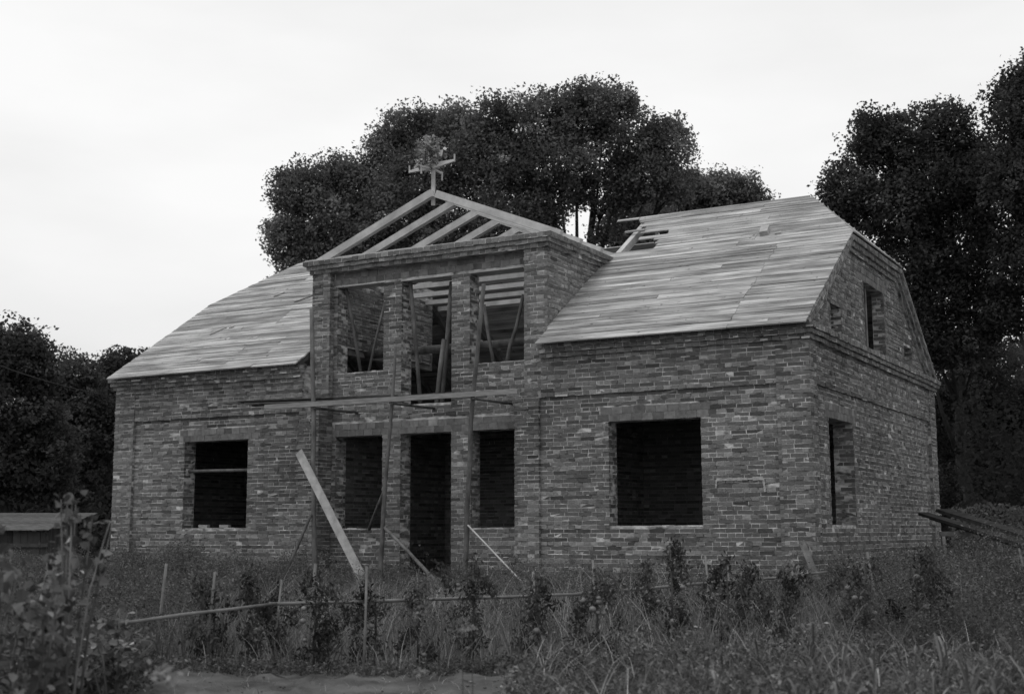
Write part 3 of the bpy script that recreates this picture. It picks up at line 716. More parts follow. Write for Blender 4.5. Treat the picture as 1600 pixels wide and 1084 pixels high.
# the broad plank leaning against the left scaffold pole
mb = MB(); top = atY(468, 706, -0.96); bot = atY(560, 888, -1.45); bot = bot+(bot-top)*((-1.14-bot[2])/(bot[2]-top[2]))
d = bot-top; Lg = np.linalg.norm(d); d /= Lg; wv = np.cross(d, -Y_*0.97+Z_*0.1); wv /= np.linalg.norm(wv); nv = np.cross(wv, d)
mb.obox(top-wv*0.085, d*Lg, wv*0.17, nv*0.032, 1.0, 0.006)
tag(mb.build('leaning_plank', mat('leaning_plank', 0.24, 0.40, 5, (1, 1, 1), detail=9, bump=0.3)), 'broad pale plank leaning against the left scaffold pole', 'plank')
# plank leaning at the house corner
mb = MB(); a = atY(1253, 846, -0.12); b = atY(1272, 892, -0.5); b = b+(b-a)*((-1.13-b[2])/(b[2]-a[2])); mb.beam(a, b, 0.10, 0.03, upv=-Y_)
tag(mb.build('leaning_board', M_oldwood), 'short dark board leaning on the near corner of the house', 'board')

# ------------------------------------------------------------------ topping-out wreath on the dormer apex
wy = 0.50
wp = atY(677, 294, 0.68)
wr = thing('topping_out_wreath', 'small timber cross with a bunch of leaves on the dormer gable peak', 'wreath', tuple(wp))
def wpart(mb, name, m, **k):
    o = mb.build(name, m, wr, **k); o.matrix_parent_inverse = Matrix.Translation(-Vector(wp)); return o
mb = MB(); mb.box((wp[0]-0.03, wy+0.15, wp[2]-0.36), (wp[0]+0.03, wy+0.21, wp[2]+0.46)); wpart(mb, 'post', M_fresh)
cz = wp[2]+0.44; sc_ = 25.4/FPX
for sg in (-1, 1):
    mb = MB(); tilt = 0.05
    a = np.array([wp[0]+sg*0.03, wy+0.12, cz+tilt*sg*0.05]); b = np.array([wp[0]+sg*0.54, wy+0.12, cz+tilt*sg*0.85+0.0])
    mb.hexa([a+(0, -.03, -.06), a+(0, .03, -.06), a+(0, .03, .06), a+(0, -.03, .06), b+(0, -.02, -.02), b+(0, .02, -.02), b+(0, .02, .02), b+(0, -.02, .02)]); wpart(mb, 'arm', mat('planed_lath', .45, .58, 6))
    mb = MB(); mb.box(b+(-.012, -.012, -.03), b+(.012, .012, .13)); wpart(mb, 'peg', M_fresh)
    c = np.array([wp[0]+0.01*sg, wy+0.12+sg*0.06, cz-0.05]); e = c+np.array([0.03*sg, sg*0.26, -0.03])
    mb = MB(); mb.beam(c, e, 0.045, 0.04); wpart(mb, 'arm', M_fresh)
    mb = MB(); mb.box(e+(-.013, -.013, -.15), e+(.013, .013, .03)); wpart(mb, 'peg', M_fresh)
mb = MB(); mb.beam((wp[0]-0.42, wy+0.12, cz+0.02), (wp[0]-0.22, wy+0.12, cz+0.20), 0.03, 0.035); mb.beam((wp[0]+0.05, wy+0.12, cz+0.06), (wp[0]+0.17, wy+0.12, cz+0.2), 0.03, 0.035); wpart(mb, 'brace', M_fresh)
c = np.clip(rng.normal(0, 1, (760, 3)), -1.7, 1.7)*np.array([0.14, 0.14, 0.17])+np.array([wp[0]-0.03, wy+0.12, cz+0.27])
tag(quads_object('leaf_bunch', leaf_quads(c, rng.uniform(0.06, 0.12, 760)), np.exp(rng.normal(1.1, 0.55, 760)), M_leaf, wr), kind='stuff').matrix_parent_inverse = Matrix.Translation(-Vector(wp))
mb = MB(); mb.hexa([np.array([wp[0]+0.2, wy+.08, cz+.17])+np.array(k) for k in ((0, 0, 0), (.05, .0, -.01), (.05, .02, -.01), (0, .02, 0), (-.03, 0, .13), (.09, 0, .12), (.09, .02, .12), (-.03, .02, .13))]); wpart(mb, 'ribbon', mat('ribbon', .5, .6))

# ------------------------------------------------------------------ offcuts lying on the roof
def offcut(label, u, v, Lx, wd, th, ang, m=None, stand=False):
    d = ray(u, v); t = np.dot(np.array([0, EY, EZ])-CAM, rnor)/np.dot(d, rnor); p = CAM+d*t
    mb = MB(); mb.obox((-Lx/2, -wd/2, 0), (Lx, 0, 0), (0, wd, 0), (0, 0, th), 1.0, 0.004)
    o = mb.build('offcut', m or M_palewood)
    R_ = Matrix((X_, rdir, rnor)).transposed().to_4x4() @ Matrix.Rotation(ang, 4, 'Z')
    o.matrix_world = Matrix.Translation(Vector(p+rnor*0.036)) @ R_
    tag(o, label, 'offcut', 'timber offcuts left on the roof')
offcut('thick pale offcut lying high on the right roof slope', 1196, 366, 0.16, 0.34, 0.09, 0.15)
offcut('long dark stick lying across the lower left roof', 342, 520, 0.42, 0.03, 0.025, 0.95)
offcut('pale thin stick on the left roof near the dormer, upper one', 437, 463, 0.28, 0.03, 0.03, 0.9)
offcut('thin stick on the left roof beside the dormer wall', 475, 470, 0.45, 0.025, 0.025, 0.7, M_oldwood)
offcut('tiny pale chip on the left roof below the sticks', 363, 514, 0.12, 0.04, 0.03, 0.6)
offcut('small pale chip on the right roof beside the thick offcut', 1216, 368, 0.12, 0.05, 0.03, 0.2)

# ------------------------------------------------------------------ wire to the left
mb = MB(); a = atD(-60, 548, 24.0); b = np.array([W+0.0, -0.02, 3.02]); pts = []
for i in range(15):
    t = i/14; pts.append(a*(1-t)+b*t-np.array([0, 0, 0.25*4*t*(1-t)*0.4]))
mb.tube(pts, [0.011]*15, 5); tag(mb.build('overhead_wire', M_wire), 'thin overhead wire running from the left house corner', 'wire')

# ------------------------------------------------------------------ planks on trestles beside the side wall
def longplank(label, a, b, wd, th):
    mb = MB(); mb.beam(a, b, wd, th, jit=0.006); o = mb.build('plank', mat('dark_plank', 0.025, 0.045, 5, spec=0.0, detail=8, bump=0.3, rand=0.2), origin=tuple(a)); return tag(o, label, 'plank', 'planks stacked on trestles beside the house')
A1, B1 = atD(1443, 803, 24.0), atD(1660, 868, 18.2); A2, B2 = atD(1472, 797, 24.6), atD(1660, 853, 18.6)
longplank('dark plank reaching furthest left on the trestles by the side wall', A1, B1, 0.2, 0.05)
longplank('upper dark plank on the trestles by the side wall', A2, B2, 0.24, 0.05)
longplank('lowest dark plank under the others on the trestles', A1+np.array([.25, -.3, -.07]), B1+np.array([.1, 0, -.075]), 0.18, 0.045)
for t, lb_ in ((0.32, 'trestle under the far end of the dark planks'), (0.86, 'trestle under the near end of the dark planks')):
    c = A1*(1-t)+B1*t; g0 = float(gz(c[0], c[1]))
    tr = thing('trestle', lb_, 'trestle', (c[0], c[1], g0)); iv = Matrix.Translation(-Vector(tr.location))
    dr = np.array([0.87, 0.49, 0])
    mb = MB(); mb.beam(c-dr*0.35-Z_*0.145, c+dr*0.75-Z_*0.145, 0.08, 0.08); mb.build('top_rail', M_oldwood, tr).matrix_parent_inverse = iv
    for s in (-0.3, 0.65):
        for k in (-1, 1):
            mb = MB(); mb.beam(c+dr*s-Z_*0.13, c+dr*s+np.array([-0.49, 0.87, 0])*0.25*k+Z_*(g0-c[2]), 0.05, 0.05, upv=dr); mb.build('leg', M_oldwood, tr).matrix_parent_inverse = iv

# ------------------------------------------------------------------ shed at the left
s0 = onground(-260, 33.0); s1 = onground(88, 33.4); sd_ = (s1-s0); sd_[2] = 0; sl = np.linalg.norm(sd_); sd_ /= sl; sn = np.array([sd_[1], -sd_[0], 0]); sn = sn if sn@(CAM-s0) > 0 else -sn
gb = min(s0[2], s1[2])-0.05; sb = -sn
shed = thing('shed', 'low plank shed with slanting roof at the left of the house', 'shed', tuple(s0)); iv = Matrix.Translation(-Vector(shed.location))
mb = MB(); mb.obox(s0+sb*0.06, sd_*sl, sb*2.8, Z_*1.14); mb.build('wall', M_dark, shed).matrix_parent_inverse = iv
x = 0.0
while x < sl-0.05:
    wd = random.uniform(0.13, 0.19); mb = MB(); mb.obox(s0+sd_*x+sb*random.uniform(0.0, 0.02), sd_*wd, sb*0.025, Z_*(1.18+random.uniform(-0.03, 0.02)), 1.0, 0.004)
    mb.build('plank', mat('shed_plank', 0.05, 0.085, 4, (1, 1, 0.3), rand=0.3), shed).matrix_parent_inverse = iv; x += wd+0.008
for k in range(17):
    d0 = 0.03+k*0.165; mb = MB(); mb.obox(s0+sd_*(sl-0.01)+sb*d0, sd_*0.025, sb*0.157, Z_*(1.17+0.14*(d0+0.28)), 1.0, 0.004); mb.build('plank', MATS['shed_plank'], shed).matrix_parent_inverse = iv
mb = MB(); mb.obox(s0+sn*0.03+Z_*0.78-sd_*0.02, sd_*(sl+0.04), sn*0.04, Z_*0.09); mb.build('rail', mat('shed_rail', 0.06, 0.10, 4), shed).matrix_parent_inverse = iv
for k in range(8):
    mb = MB(); d0 = -0.28+k*0.42
    mb.obox(s0+sb*d0+Z_*(1.19+0.14*(d0+0.28)+0.004*(k % 2))-sd_*0.3, sd_*(sl+0.45+random.uniform(-.06,.06)+0.05*k), sb*0.42+Z_*0.059, Z_*0.025, 1.0, 0.01); mb.build('roof_board', M_shedroof, shed).matrix_parent_inverse = iv

# ------------------------------------------------------------------ trees
def tree(name, label, base, height, trunk_r, lobes, nclump, per, leaf=0.122, clr=0.44, group=None, dark=1.0, fork=0.35, seed=0):
    r = np.random.default_rng(100+seed); base = np.asarray(base, float)
    t = thing(name, label, 'tree', tuple(base), group); iv = Matrix.Translation(-Vector(base))
    tops = np.array([l[:3] for l in lobes]); topc = tops[np.argmax(tops[:, 2])]
    mb = MB(); pts = []; rad = []
    topz = min(base[2]+height*0.9, topc[2]-0.2)
    for i in range(9):
        s = i/8; p = base+np.array([(topc[0]-base[0])*s**2*0.7, (topc[1]-base[1])*s**2*0.7, (topz-base[2])*s]); p[:2] += r.normal(0, 0.16, 2)*(i > 0)
        pts.append(p); rad.append(trunk_r*(1-0.9*s**0.8)+0.02)
    pts[0][2] -= 0.25; rad[0] *= 1.35
    mb.tube(pts, rad, 10)
    for l in lobes:
        c = np.array(l[:3]); k = int(np.clip((c[2]-base[2]-l[5]*0.9)/(topz-base[2])*8*0.75, 1, 7)); st = pts[k]
        m1 = st*0.5+c*0.5+np.array([0, 0, -0.1*np.linalg.norm(c-st)]); rr = rad[k]*0.6
        mb.tube([st, m1, c], [rr, rr*0.6, 0.03], 7)
        for q in range(7):
            e = c+np.clip(r.normal(0, 1, 3), -1.3, 1.3)*np.array(l[3:6])*0.5; s_ = m1*0.4+c*0.6; mb.tube([s_, (s_+e)/2+(0, 0, .1), e], [rr*0.32, rr*0.2, 0.012], 5)
    mb.build('trunk', M_bark, t, True).matrix_parent_inverse = iv
    vol = np.array([l[3]*l[4]*l[5] for l in lobes])**0.7; vol /= vol.sum(); C_ = []; T_ = []
    for l, f in zip(lobes, vol):
        k = max(6, int(nclump*1.75*f)); d = r.normal(size=(k, 3)); d /= np.linalg.norm(d, axis=1)[:, None]; rad_ = r.uniform(0.25, 1, k)**0.45; spr = r.uniform(0, 1, k) < 0.12; rad_ = np.where(spr, r.uniform(1.0, 1.22, k), rad_)
        cc = np.array(l[:3])+d*rad_[:, None]*np.array(l[3:6])*(1+r.normal(0, 0.06, (k, 1)))
        for c, sp_ in zip(cc, spr):
            n = int(1.3*per*r.uniform(0.5, 1.4)*(0.45 if sp_ else 1)); cr_ = clr*r.uniform(0.6, 1.25)*(0.6 if sp_ else 1)
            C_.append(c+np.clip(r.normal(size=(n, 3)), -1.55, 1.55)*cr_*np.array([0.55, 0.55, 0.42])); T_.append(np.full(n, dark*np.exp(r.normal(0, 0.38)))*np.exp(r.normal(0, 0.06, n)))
    for l in lobes:
        for j in range(9):
            dv = r.normal(size=3); dv[2] = abs(dv[2])*1.2-0.15; dv /= np.linalg.norm(dv); c = np.array(l[:3])+dv*np.array(l[3:6])*r.uniform(0.93, 1.10); n = int(r.uniform(50, 100)); k = r.uniform(0.7, 1.25)
            C_.append(c+np.clip(r.normal(size=(n, 3)), -1.45, 1.45)*np.array([0.17, 0.17, 0.32])*k); T_.append(np.full(n, dark*np.exp(r.normal(0.05, 0.2)))*np.exp(r.normal(0, 0.12, n)))
    C_ = np.concatenate(C_); T_ = np.concatenate(T_)
    quads_object('crown', leaf_quads(C_, leaf*r.uniform(0.7, 1.35, len(C_)), r), T_, M_leaf, t).matrix_parent_inverse = iv
    return t
def lob(u, v, dist, ru, rv, rd=None):
    """crown lobe centred at image point, radii in pixels turned to metres at that distance"""
    k = dist/FPX; c = atD(u, v, dist); return (c[0], c[1], c[2], ru*k*0.93, (rd or (ru+rv)/2)*k*0.93, rv*k*0.92)
GB = 'tall trees behind the house'
d = 47
b = onground(500, d+3); tree('broadleaf_tree', 'dark leafy tree behind the dormer, leftmost of the group', b, 11.5, 0.28, [lob(468, 300, d, 42, 48), lob(450, 372, d, 34, 42), lob(510, 345, d, 55, 62), lob(480, 420, d, 50, 50), lob(560, 300, d+1, 48, 50), lob(555, 400, d, 70, 60), lob(530, 275, d+1, 36, 26)], 520, 46, group=GB, seed=1, dark=1.5)
b = onground(660, d+4); tree('broadleaf_tree', 'round leafy tree rising behind the topping-out wreath', b, 14.5, 0.32, [lob(640, 210, d+1, 58, 42), lob(690, 215, d+1, 55, 40), lob(605, 245, d+1, 36, 42), lob(660, 280, d, 80, 55), lob(620, 340, d, 70, 60), lob(720, 320, d, 75, 70), lob(660, 400, d, 100, 50)], 620, 46, group=GB, seed=2, dark=1.5)
d = 45
b = onground(905, d+3); tree('broadleaf_tree', 'tallest broad leafy tree behind the house, right of the wreath', b, 16.0, 0.40, [lob(835, 195, d, 62, 55), lob(775, 190, d, 32, 38), lob(900, 185, d, 52, 52), lob(945, 170, d, 48, 46), lob(985, 215, d, 50, 58), lob(1045, 230, d, 40, 48), lob(870, 260, d, 95, 50), lob(1000, 275, d, 62, 42), lob(790, 265, d, 55, 55), lob(1050, 290, d, 32, 26), lob(800, 350, d, 80, 45), lob(945, 300, d+1, 70, 30), lob(850, 330, d, 40, 40), lob(965, 380, d+1, 50, 30), lob(1020, 370, d+2, 60, 40), lob(840, 400, d, 60, 30), lob(720, 210, d+1, 46, 40), lob(745, 240, d, 40, 40)], 900, 46, group=GB, seed=3, dark=1.5)
d = 50
b = onground(1140, d+2); tree('broadleaf_tree', 'low leafy tree showing above the right roof ridge', b, 12.0, 0.25, [lob(1110, 318, d, 50, 36), lob(1158, 305, d, 32, 28), lob(1040, 325, d, 55, 36), lob(1180, 325, d, 22, 22), lob(980, 340, d+1, 60, 40), lob(1130, 370, d, 90, 40), lob(1098, 300, d, 34, 26), lob(1135, 296, d, 28, 24), lob(1075, 305, d, 40, 34)], 430, 46, group=GB, seed=4, dark=1.5)
GR = 'tall trees to the right of the house'
d = 42
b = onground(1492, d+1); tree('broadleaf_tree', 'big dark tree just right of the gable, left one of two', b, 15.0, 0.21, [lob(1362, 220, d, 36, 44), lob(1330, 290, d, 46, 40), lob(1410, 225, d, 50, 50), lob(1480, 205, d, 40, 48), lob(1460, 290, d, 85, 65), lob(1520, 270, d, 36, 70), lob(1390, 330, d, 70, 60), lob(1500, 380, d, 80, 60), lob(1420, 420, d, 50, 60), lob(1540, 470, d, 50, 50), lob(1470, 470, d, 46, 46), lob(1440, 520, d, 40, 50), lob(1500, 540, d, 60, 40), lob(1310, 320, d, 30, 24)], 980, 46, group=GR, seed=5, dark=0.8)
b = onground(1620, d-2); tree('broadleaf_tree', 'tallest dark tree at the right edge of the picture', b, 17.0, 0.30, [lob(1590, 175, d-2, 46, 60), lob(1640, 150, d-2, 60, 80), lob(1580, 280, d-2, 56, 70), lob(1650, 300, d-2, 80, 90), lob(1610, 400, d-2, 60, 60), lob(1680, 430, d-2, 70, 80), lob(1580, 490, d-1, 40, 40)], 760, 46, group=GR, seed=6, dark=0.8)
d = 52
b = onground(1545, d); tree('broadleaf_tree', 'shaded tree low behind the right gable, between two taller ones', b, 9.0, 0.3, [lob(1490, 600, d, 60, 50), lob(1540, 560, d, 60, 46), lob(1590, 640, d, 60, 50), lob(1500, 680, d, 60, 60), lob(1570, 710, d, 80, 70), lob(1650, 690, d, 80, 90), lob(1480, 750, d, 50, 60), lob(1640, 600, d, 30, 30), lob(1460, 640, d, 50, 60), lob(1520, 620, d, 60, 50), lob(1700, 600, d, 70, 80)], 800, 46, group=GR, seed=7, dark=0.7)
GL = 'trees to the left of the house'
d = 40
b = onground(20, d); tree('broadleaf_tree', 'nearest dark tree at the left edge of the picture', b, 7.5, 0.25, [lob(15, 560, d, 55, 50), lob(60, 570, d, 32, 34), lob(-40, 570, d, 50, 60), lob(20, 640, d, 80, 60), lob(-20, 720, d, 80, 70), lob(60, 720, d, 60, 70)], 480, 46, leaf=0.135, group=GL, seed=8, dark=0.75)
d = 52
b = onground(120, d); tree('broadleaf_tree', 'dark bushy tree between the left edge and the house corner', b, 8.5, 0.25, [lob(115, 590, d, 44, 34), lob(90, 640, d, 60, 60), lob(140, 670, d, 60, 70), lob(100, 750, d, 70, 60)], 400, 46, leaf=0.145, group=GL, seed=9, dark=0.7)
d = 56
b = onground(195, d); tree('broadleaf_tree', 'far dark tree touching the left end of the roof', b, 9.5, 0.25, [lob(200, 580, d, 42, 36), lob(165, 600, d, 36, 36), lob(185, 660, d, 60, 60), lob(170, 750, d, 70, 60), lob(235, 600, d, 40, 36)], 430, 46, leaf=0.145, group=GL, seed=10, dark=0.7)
# far wood: one dark mass behind everything
r = np.random.default_rng(77); n = 64000
u = np.concatenate([r.uniform(-700, 260, n//2), r.uniform(1380, 2400, n//2)]); dd = r.uniform(62, 76, n); hh = r.uniform(0, 1, n)**1.25
top = np.where(u < 800, 5.6, 9.0)+1.2*np.sin(u*0.021)+0.8*np.sin(u*0.063+1)
P = np.stack([onground(a, b_) for a, b_ in zip(u, dd)]); P[:, 2] += hh*top
tag(quads_object('distant_wood', leaf_quads(P, r.uniform(0.4, 0.75, n), r), 0.7*np.exp(r.normal(0, 0.25, n)), M_leaf), 'dark far-off wood closing the view left and right of the house', 'wood', kind='stuff')

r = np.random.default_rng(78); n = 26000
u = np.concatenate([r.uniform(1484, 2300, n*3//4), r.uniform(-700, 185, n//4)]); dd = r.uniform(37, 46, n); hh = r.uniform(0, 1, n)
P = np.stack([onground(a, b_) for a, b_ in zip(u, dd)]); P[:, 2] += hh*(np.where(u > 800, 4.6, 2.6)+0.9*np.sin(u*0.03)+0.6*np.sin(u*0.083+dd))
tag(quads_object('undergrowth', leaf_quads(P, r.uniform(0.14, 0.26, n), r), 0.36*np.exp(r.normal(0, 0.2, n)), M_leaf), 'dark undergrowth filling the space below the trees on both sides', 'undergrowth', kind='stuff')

n = 15000; u = r.uniform(1472, 2200, n); dd = r.uniform(34.5, 36.0, n); hh = r.uniform(0, 1, n)
P = np.stack([onground(a, b_) for a, b_ in zip(u, dd)]); P[:, 2] += hh*(1.78+0.06*np.sin(u*0.05)); b = onground(1560, 35)
hg = thing('hedge', 'low even hedge at the far right behind the dark planks', 'hedge', tuple(b))
quads_object('foliage', leaf_quads(P, r.uniform(0.09, 0.15, n), r), 1.25*np.exp(r.normal(0, 0.15, n)), M_leaf, hg).matrix_parent_inverse = Matrix.Translation(-Vector(b))

# ------------------------------------------------------------------ garden: grass and weeds
h2 = np.array([-math.sin(YAW), math.cos(YAW)]); s2 = np.array([math.cos(YAW), math.sin(YAW)])
def scatter(n, u0, u1, d0, d1, r=rng):
    d = np.sqrt(r.uniform(d0*d0, d1*d1, n)); u = r.uniform(u0, u1, n); p = CAM[:2]+d[:, None]*h2+s2*((u-800)/FPX*d)[:, None]
    ok = ~((p[:, 1] > -0.25) & (p[:, 0] < 0.25) & (p[:, 0] > W-0.3))
    p = p[ok]; return np.column_stack([p, gz(p[:, 0], p[:, 1])]), u[ok], d[ok]
def clumpy(p, s=0.9, ph=0.0): return 0.5+0.25*np.sin(p[:, 0]*2.1*s+ph)*np.cos(p[:, 1]*1.7*s+ph*2)+0.25*np.sin(p[:, 0]*5.3*s+p[:, 1]*4.1*s+ph)
# fine grass
B, u, d = scatter(95000, -350, 2000, 13.6, 34); k = clumpy(B)
hgt = 0.24+0.36*k*rng.uniform(0.5, 1.2, len(B))
hgt = np.where((d > 23) & (u < 175), hgt*0.4, hgt); keep = rng.uniform(0, 1, len(B)) < 0.35+0.65*k; B, hgt, d = B[keep], hgt[keep], d[keep]
q = blade_quads(B, hgt, 0.008+0.006*rng.uniform(0, 1, len(B)), hgt*rng.uniform(0.1, 0.7, len(B)))
tag(quads_object('grass', q, np.repeat(np.exp(rng.normal(0.40, 0.40, len(B)))*(0.5+0.95*clumpy(B, 0.8, 2.2)), 2), M_weed), 'fine uncut grass filling the garden in front of the house', 'grass', kind='stuff')
B, u, d = scatter(2600, 250, 1900, 13.4, 21); hgt = rng.uniform(0.5, 0.95, len(B))*(0.6+0.6*clumpy(B, 1.1, 3.0))
q = blade_quads(B, hgt, 0.007+0.004*rng.uniform(0, 1, len(B)), hgt*rng.uniform(0.2, 1.1, len(B)), segs=4, curve=1.9)
tag(quads_object('tall_grass', q, np.repeat(np.exp(rng.normal(0.75, 0.45, len(B))), 4), M_weed), 'long arching grass stalks among the tomato plants', 'grass', kind='stuff')
B, u, d = scatter(1500, 820, 1900, 8.8, 13.2); hgt = rng.uniform(0.25, 0.6, len(B))
q = blade_quads(B, hgt, 0.008+0.006*rng.uniform(0, 1, len(B)), hgt*rng.uniform(0.2, 1.2, len(B)), segs=4, curve=1.9)
tag(quads_object('near_grass', q, np.repeat(np.exp(rng.normal(0.6, 0.5, len(B))), 4), M_weed), 'rough bent grass in the near right foreground', 'grass', kind='stuff')
# dry pale grass in front of the recess
B, u, d = scatter(5200, 480, 790, 19.5, 25.0); hgt = rng.uniform(0.2, 0.42, len(B))
q = blade_quads(B, hgt, 0.014, hgt*rng.uniform(0.1, 0.6, len(B)))
tag(quads_object('dry_grass', q, np.repeat(np.exp(rng.normal(0.85, 0.35, len(B))), 2), M_weed), 'paler dry grass tufts in front of the doorway', 'grass', kind='stuff')
# leafy weeds: stems with small leaves, denser by the wall and at the right
def weeds(name, label, B, hgt, per, leaf, tone0=0.0, spread=0.09):
    n = len(B); st = blade_quads(B, hgt, 0.010, hgt*0.15, segs=1)
    t = rng.uniform(0.15, 1.0, (n, per)); c = B[:, None, :]+np.stack([rng.normal(0, spread, (n, per))*(1.1-0.5*t), rng.normal(0, spread, (n, per))*(1.1-0.5*t), t*hgt[:, None]], -1)
    lq = leaf_quads(c.reshape(-1, 3), leaf*rng.uniform(0.6, 1.4, n*per), asp=0.45)
    ct = np.repeat(np.exp(rng.normal(tone0, 0.25, n)), per)*np.exp(rng.normal(0, 0.25, n*per))
    q = np.concatenate([st, lq]); tn = np.concatenate([np.full(len(st), 1.0), ct])
    return tag(quads_object(name, q, tn, M_weed), label, 'weeds', kind='stuff')
B1_, u, d = scatter(5200, -350, 1500, 15.0, 31); keep = (rng.uniform(0, 1, len(B1_)) < clumpy(B1_, 0.7, 1.3)*1.1) & ~((d > 22) & (u < 175)); B1_ = B1_[keep]
weeds('weeds', 'leafy weeds standing between the tomato rows and the wall', B1_, rng.uniform(0.35, 0.9, len(B1_))*(0.5+0.75*clumpy(B1_, 1.2, 0.8)), 34, 0.034, 0.1)
B2_, u, d = scatter(5200, 1290, 2100, 13.5, 24); rm_ = np.clip((u-1290)/220, 0, 1); kk = rng.uniform(0, 1, len(u)) < 0.25+0.75*rm_; B2_ = B2_[kk]; rm_ = rm_[kk]; hgt = rng.uniform(0.35, 1.0, len(B2_))*(0.45+0.55*rm_)*(0.55+0.9*clumpy(B2_, 0.6, 0.4))
weeds('tall_weeds', 'dense tall weeds below the planks at the right', B2_, hgt, 60, 0.036, 0.0, 0.13)
B3_, u, d = scatter(4200, -420, 330, 14.0, 31); hgt = rng.uniform(0.4, 1.1, len(B3_))*(0.5+0.8*clumpy(B3_, 0.7, 0.2))*np.where((d > 22) & (u < 175), 0.35, 1.0)
weeds('tall_weeds', 'dense weeds in front of the shed at the left', B3_, hgt, 46, 0.038, -0.05, 0.12)
n = 2600; wx = rng.uniform(W-1.0, -9.6, n); wy_ = -0.3-rng.uniform(0, 1, n)**1.5*3.0; B8_ = np.column_stack([wx, wy_, gz(wx, wy_)])
weeds('wall_weeds', 'soft tall weeds along the foot of the left front wall', B8_, rng.uniform(0.35, 0.95, n)*(0.55+0.6*clumpy(B8_, 0.8, 2.0)), 40, 0.034, 0.2, 0.10)
n = 1700; wx = rng.uniform(-9.6, 0.6, n); wy_ = -0.3-rng.uniform(0, 1, n)**1.5*2.5; B9_ = np.column_stack([wx, wy_, gz(wx, wy_)])
weeds('wall_weeds', 'uneven weeds along the foot of the wall right of the scaffold', B9_, rng.uniform(0.25, 0.70, n)*(0.45+0.8*clumpy(B9_, 1.0, 0.3)), 36, 0.034, 0.2, 0.10)
n = 1500; wx = rng.uniform(0.2, 3.2, n); wy_ = rng.uniform(-1.5, 9.5, n); B10_ = np.column_stack([wx, wy_, gz(wx, wy_)])
weeds('wall_weeds', 'weeds along the foot of the side wall', B10_, rng.uniform(0.3, 0.85, n), 36, 0.036, 0.1, 0.11)
# low leafy ground plants in the near foreground, right of the path
B4_, u, d = scatter(1500, 790, 2100, 8.0, 13.6); hgt = rng.uniform(0.10, 0.36, len(B4_))*(0.5+clumpy(B4_, 1.5, 0.9))
weeds('potato_leaves', 'low broad leafy crop at the bottom right of the garden', B4_, hgt, 44, 0.05, 0.25, 0.11)
B5_, u, d = scatter(1100, -300, 230, 11.6, 14.0); hgt = rng.uniform(0.15, 0.5, len(B5_))
weeds('ground_weeds', 'low tangled weeds along the left end of the path', B5_, hgt, 30, 0.06, -0.1, 0.12)
B6_, u, d = scatter(420, 200, 800, 13.2, 13.8); hgt = rng.uniform(0.05, 0.16, len(B6_))
weeds('path_weeds', 'small sparse weeds along the far edge of the bare path', B6_, hgt, 14, 0.04, 0.1, 0.08)

B7_, u, d = scatter(900, 150, 820, 9.0, 13.6); hgt = rng.uniform(0.02, 0.10, len(B7_)); B7_[:, 2] += 0.01
q = blade_quads(B7_, hgt, 0.008, hgt*rng.uniform(0.5, 1.6, len(B7_)))
tag(quads_object('straw', q, np.repeat(np.exp(rng.normal(0.9, 0.4, len(B7_))), 2), M_weed), 'bits of straw and short grass lying on the bare path', 'straw', kind='stuff')
mb = MB()
for p in scatter(420, 100, 840, 9.0, 13.6)[0]:
    k = random.uniform(0.006, 0.022); mb.ball((p[0], p[1], p[2]+0.02), k, n=5, m=3, sq=0.6)
tag(mb.build('soil_clods', M_path), 'small clods of earth strewn over the bare path', 'soil', kind='stuff')

# ------------------------------------------------------------------ stakes, rails, tomato plants
def ptD(u, v, d): return CAM+ray(u, v)*(d/ray(u, v).dot(np.append(h2, 0)))
def rail(label, ends, r0):
    pts = [ptD(*e) for e in ends]; prop('fence_rail', label, 'rail', pts, r0, r0*0.85, M_railm, 'pole rails of the garden fence')
M_railm = mat('peeled_rail', 0.12, 0.21, 6, rand=0.12, detail=8)
rail('thin pole rail, left section rising from the weeds', [(140, 979, 11.6), (290, 959, 12.6), (432, 942, 13.8)], 0.018)
rail('thin pole rail, long middle section behind the tomato plants', [(420, 943, 13.9), (640, 937, 14.2), (800, 932, 14.5), (912, 927.5, 14.9)], 0.019)
rail('thin pole rail, right section ending near the house corner', [(900, 928, 14.95), (1010, 919, 15.8), (1115, 909, 16.9), (1210, 902.5, 17.9), (1292, 893, 18.6)], 0.020)
def stake(label, u, v0, d, r=0.018, lean=0, m=None, v1=None):
    tp = ptD(u, v0, d); b = onground(u+lean, d); b = np.array([b[0], b[1], b[2]-0.1]); prop('stake', label, 'stake', [b, tp], r*0.8, r*0.68, m or M_railm, 'stakes standing in the garden')
stake('tall pale stake before the leaning plank', 573, 884, 13.3, 0.018)
stake('stake below the left scaffold pole', 493, 880, 14.0, 0.022, -6)
stake('stake right of the doorway, tilted left', 926, 874, 15.0, 0.022, 8)
stake('stake with tomatoes under the big window left corner', 833, 893, 14.4, 0.02)
stake('pale stake under the right corner of the big window', 1102, 868, 16.6, 0.02, 2)
stake('thin dark stake just right of the pale one', 1135, 864, 17.2, 0.018, 1, M_oldwood)
stake('short stake at the rail left of the house', 260, 880, 15.0, 0.024)
stake('knotty short stake left of the first tomato plants', 336, 893, 13.8, 0.02, 2)
stake('short stake before the side window', 1355, 862, 17.5, 0.026, 2)
stake('thin stake at the far right below the planks', 1592, 856, 16.0, 0.018, 3)
stake('thin stake leaning at the left end of the scaffold', 440, 905, 14.2, 0.015, -4)
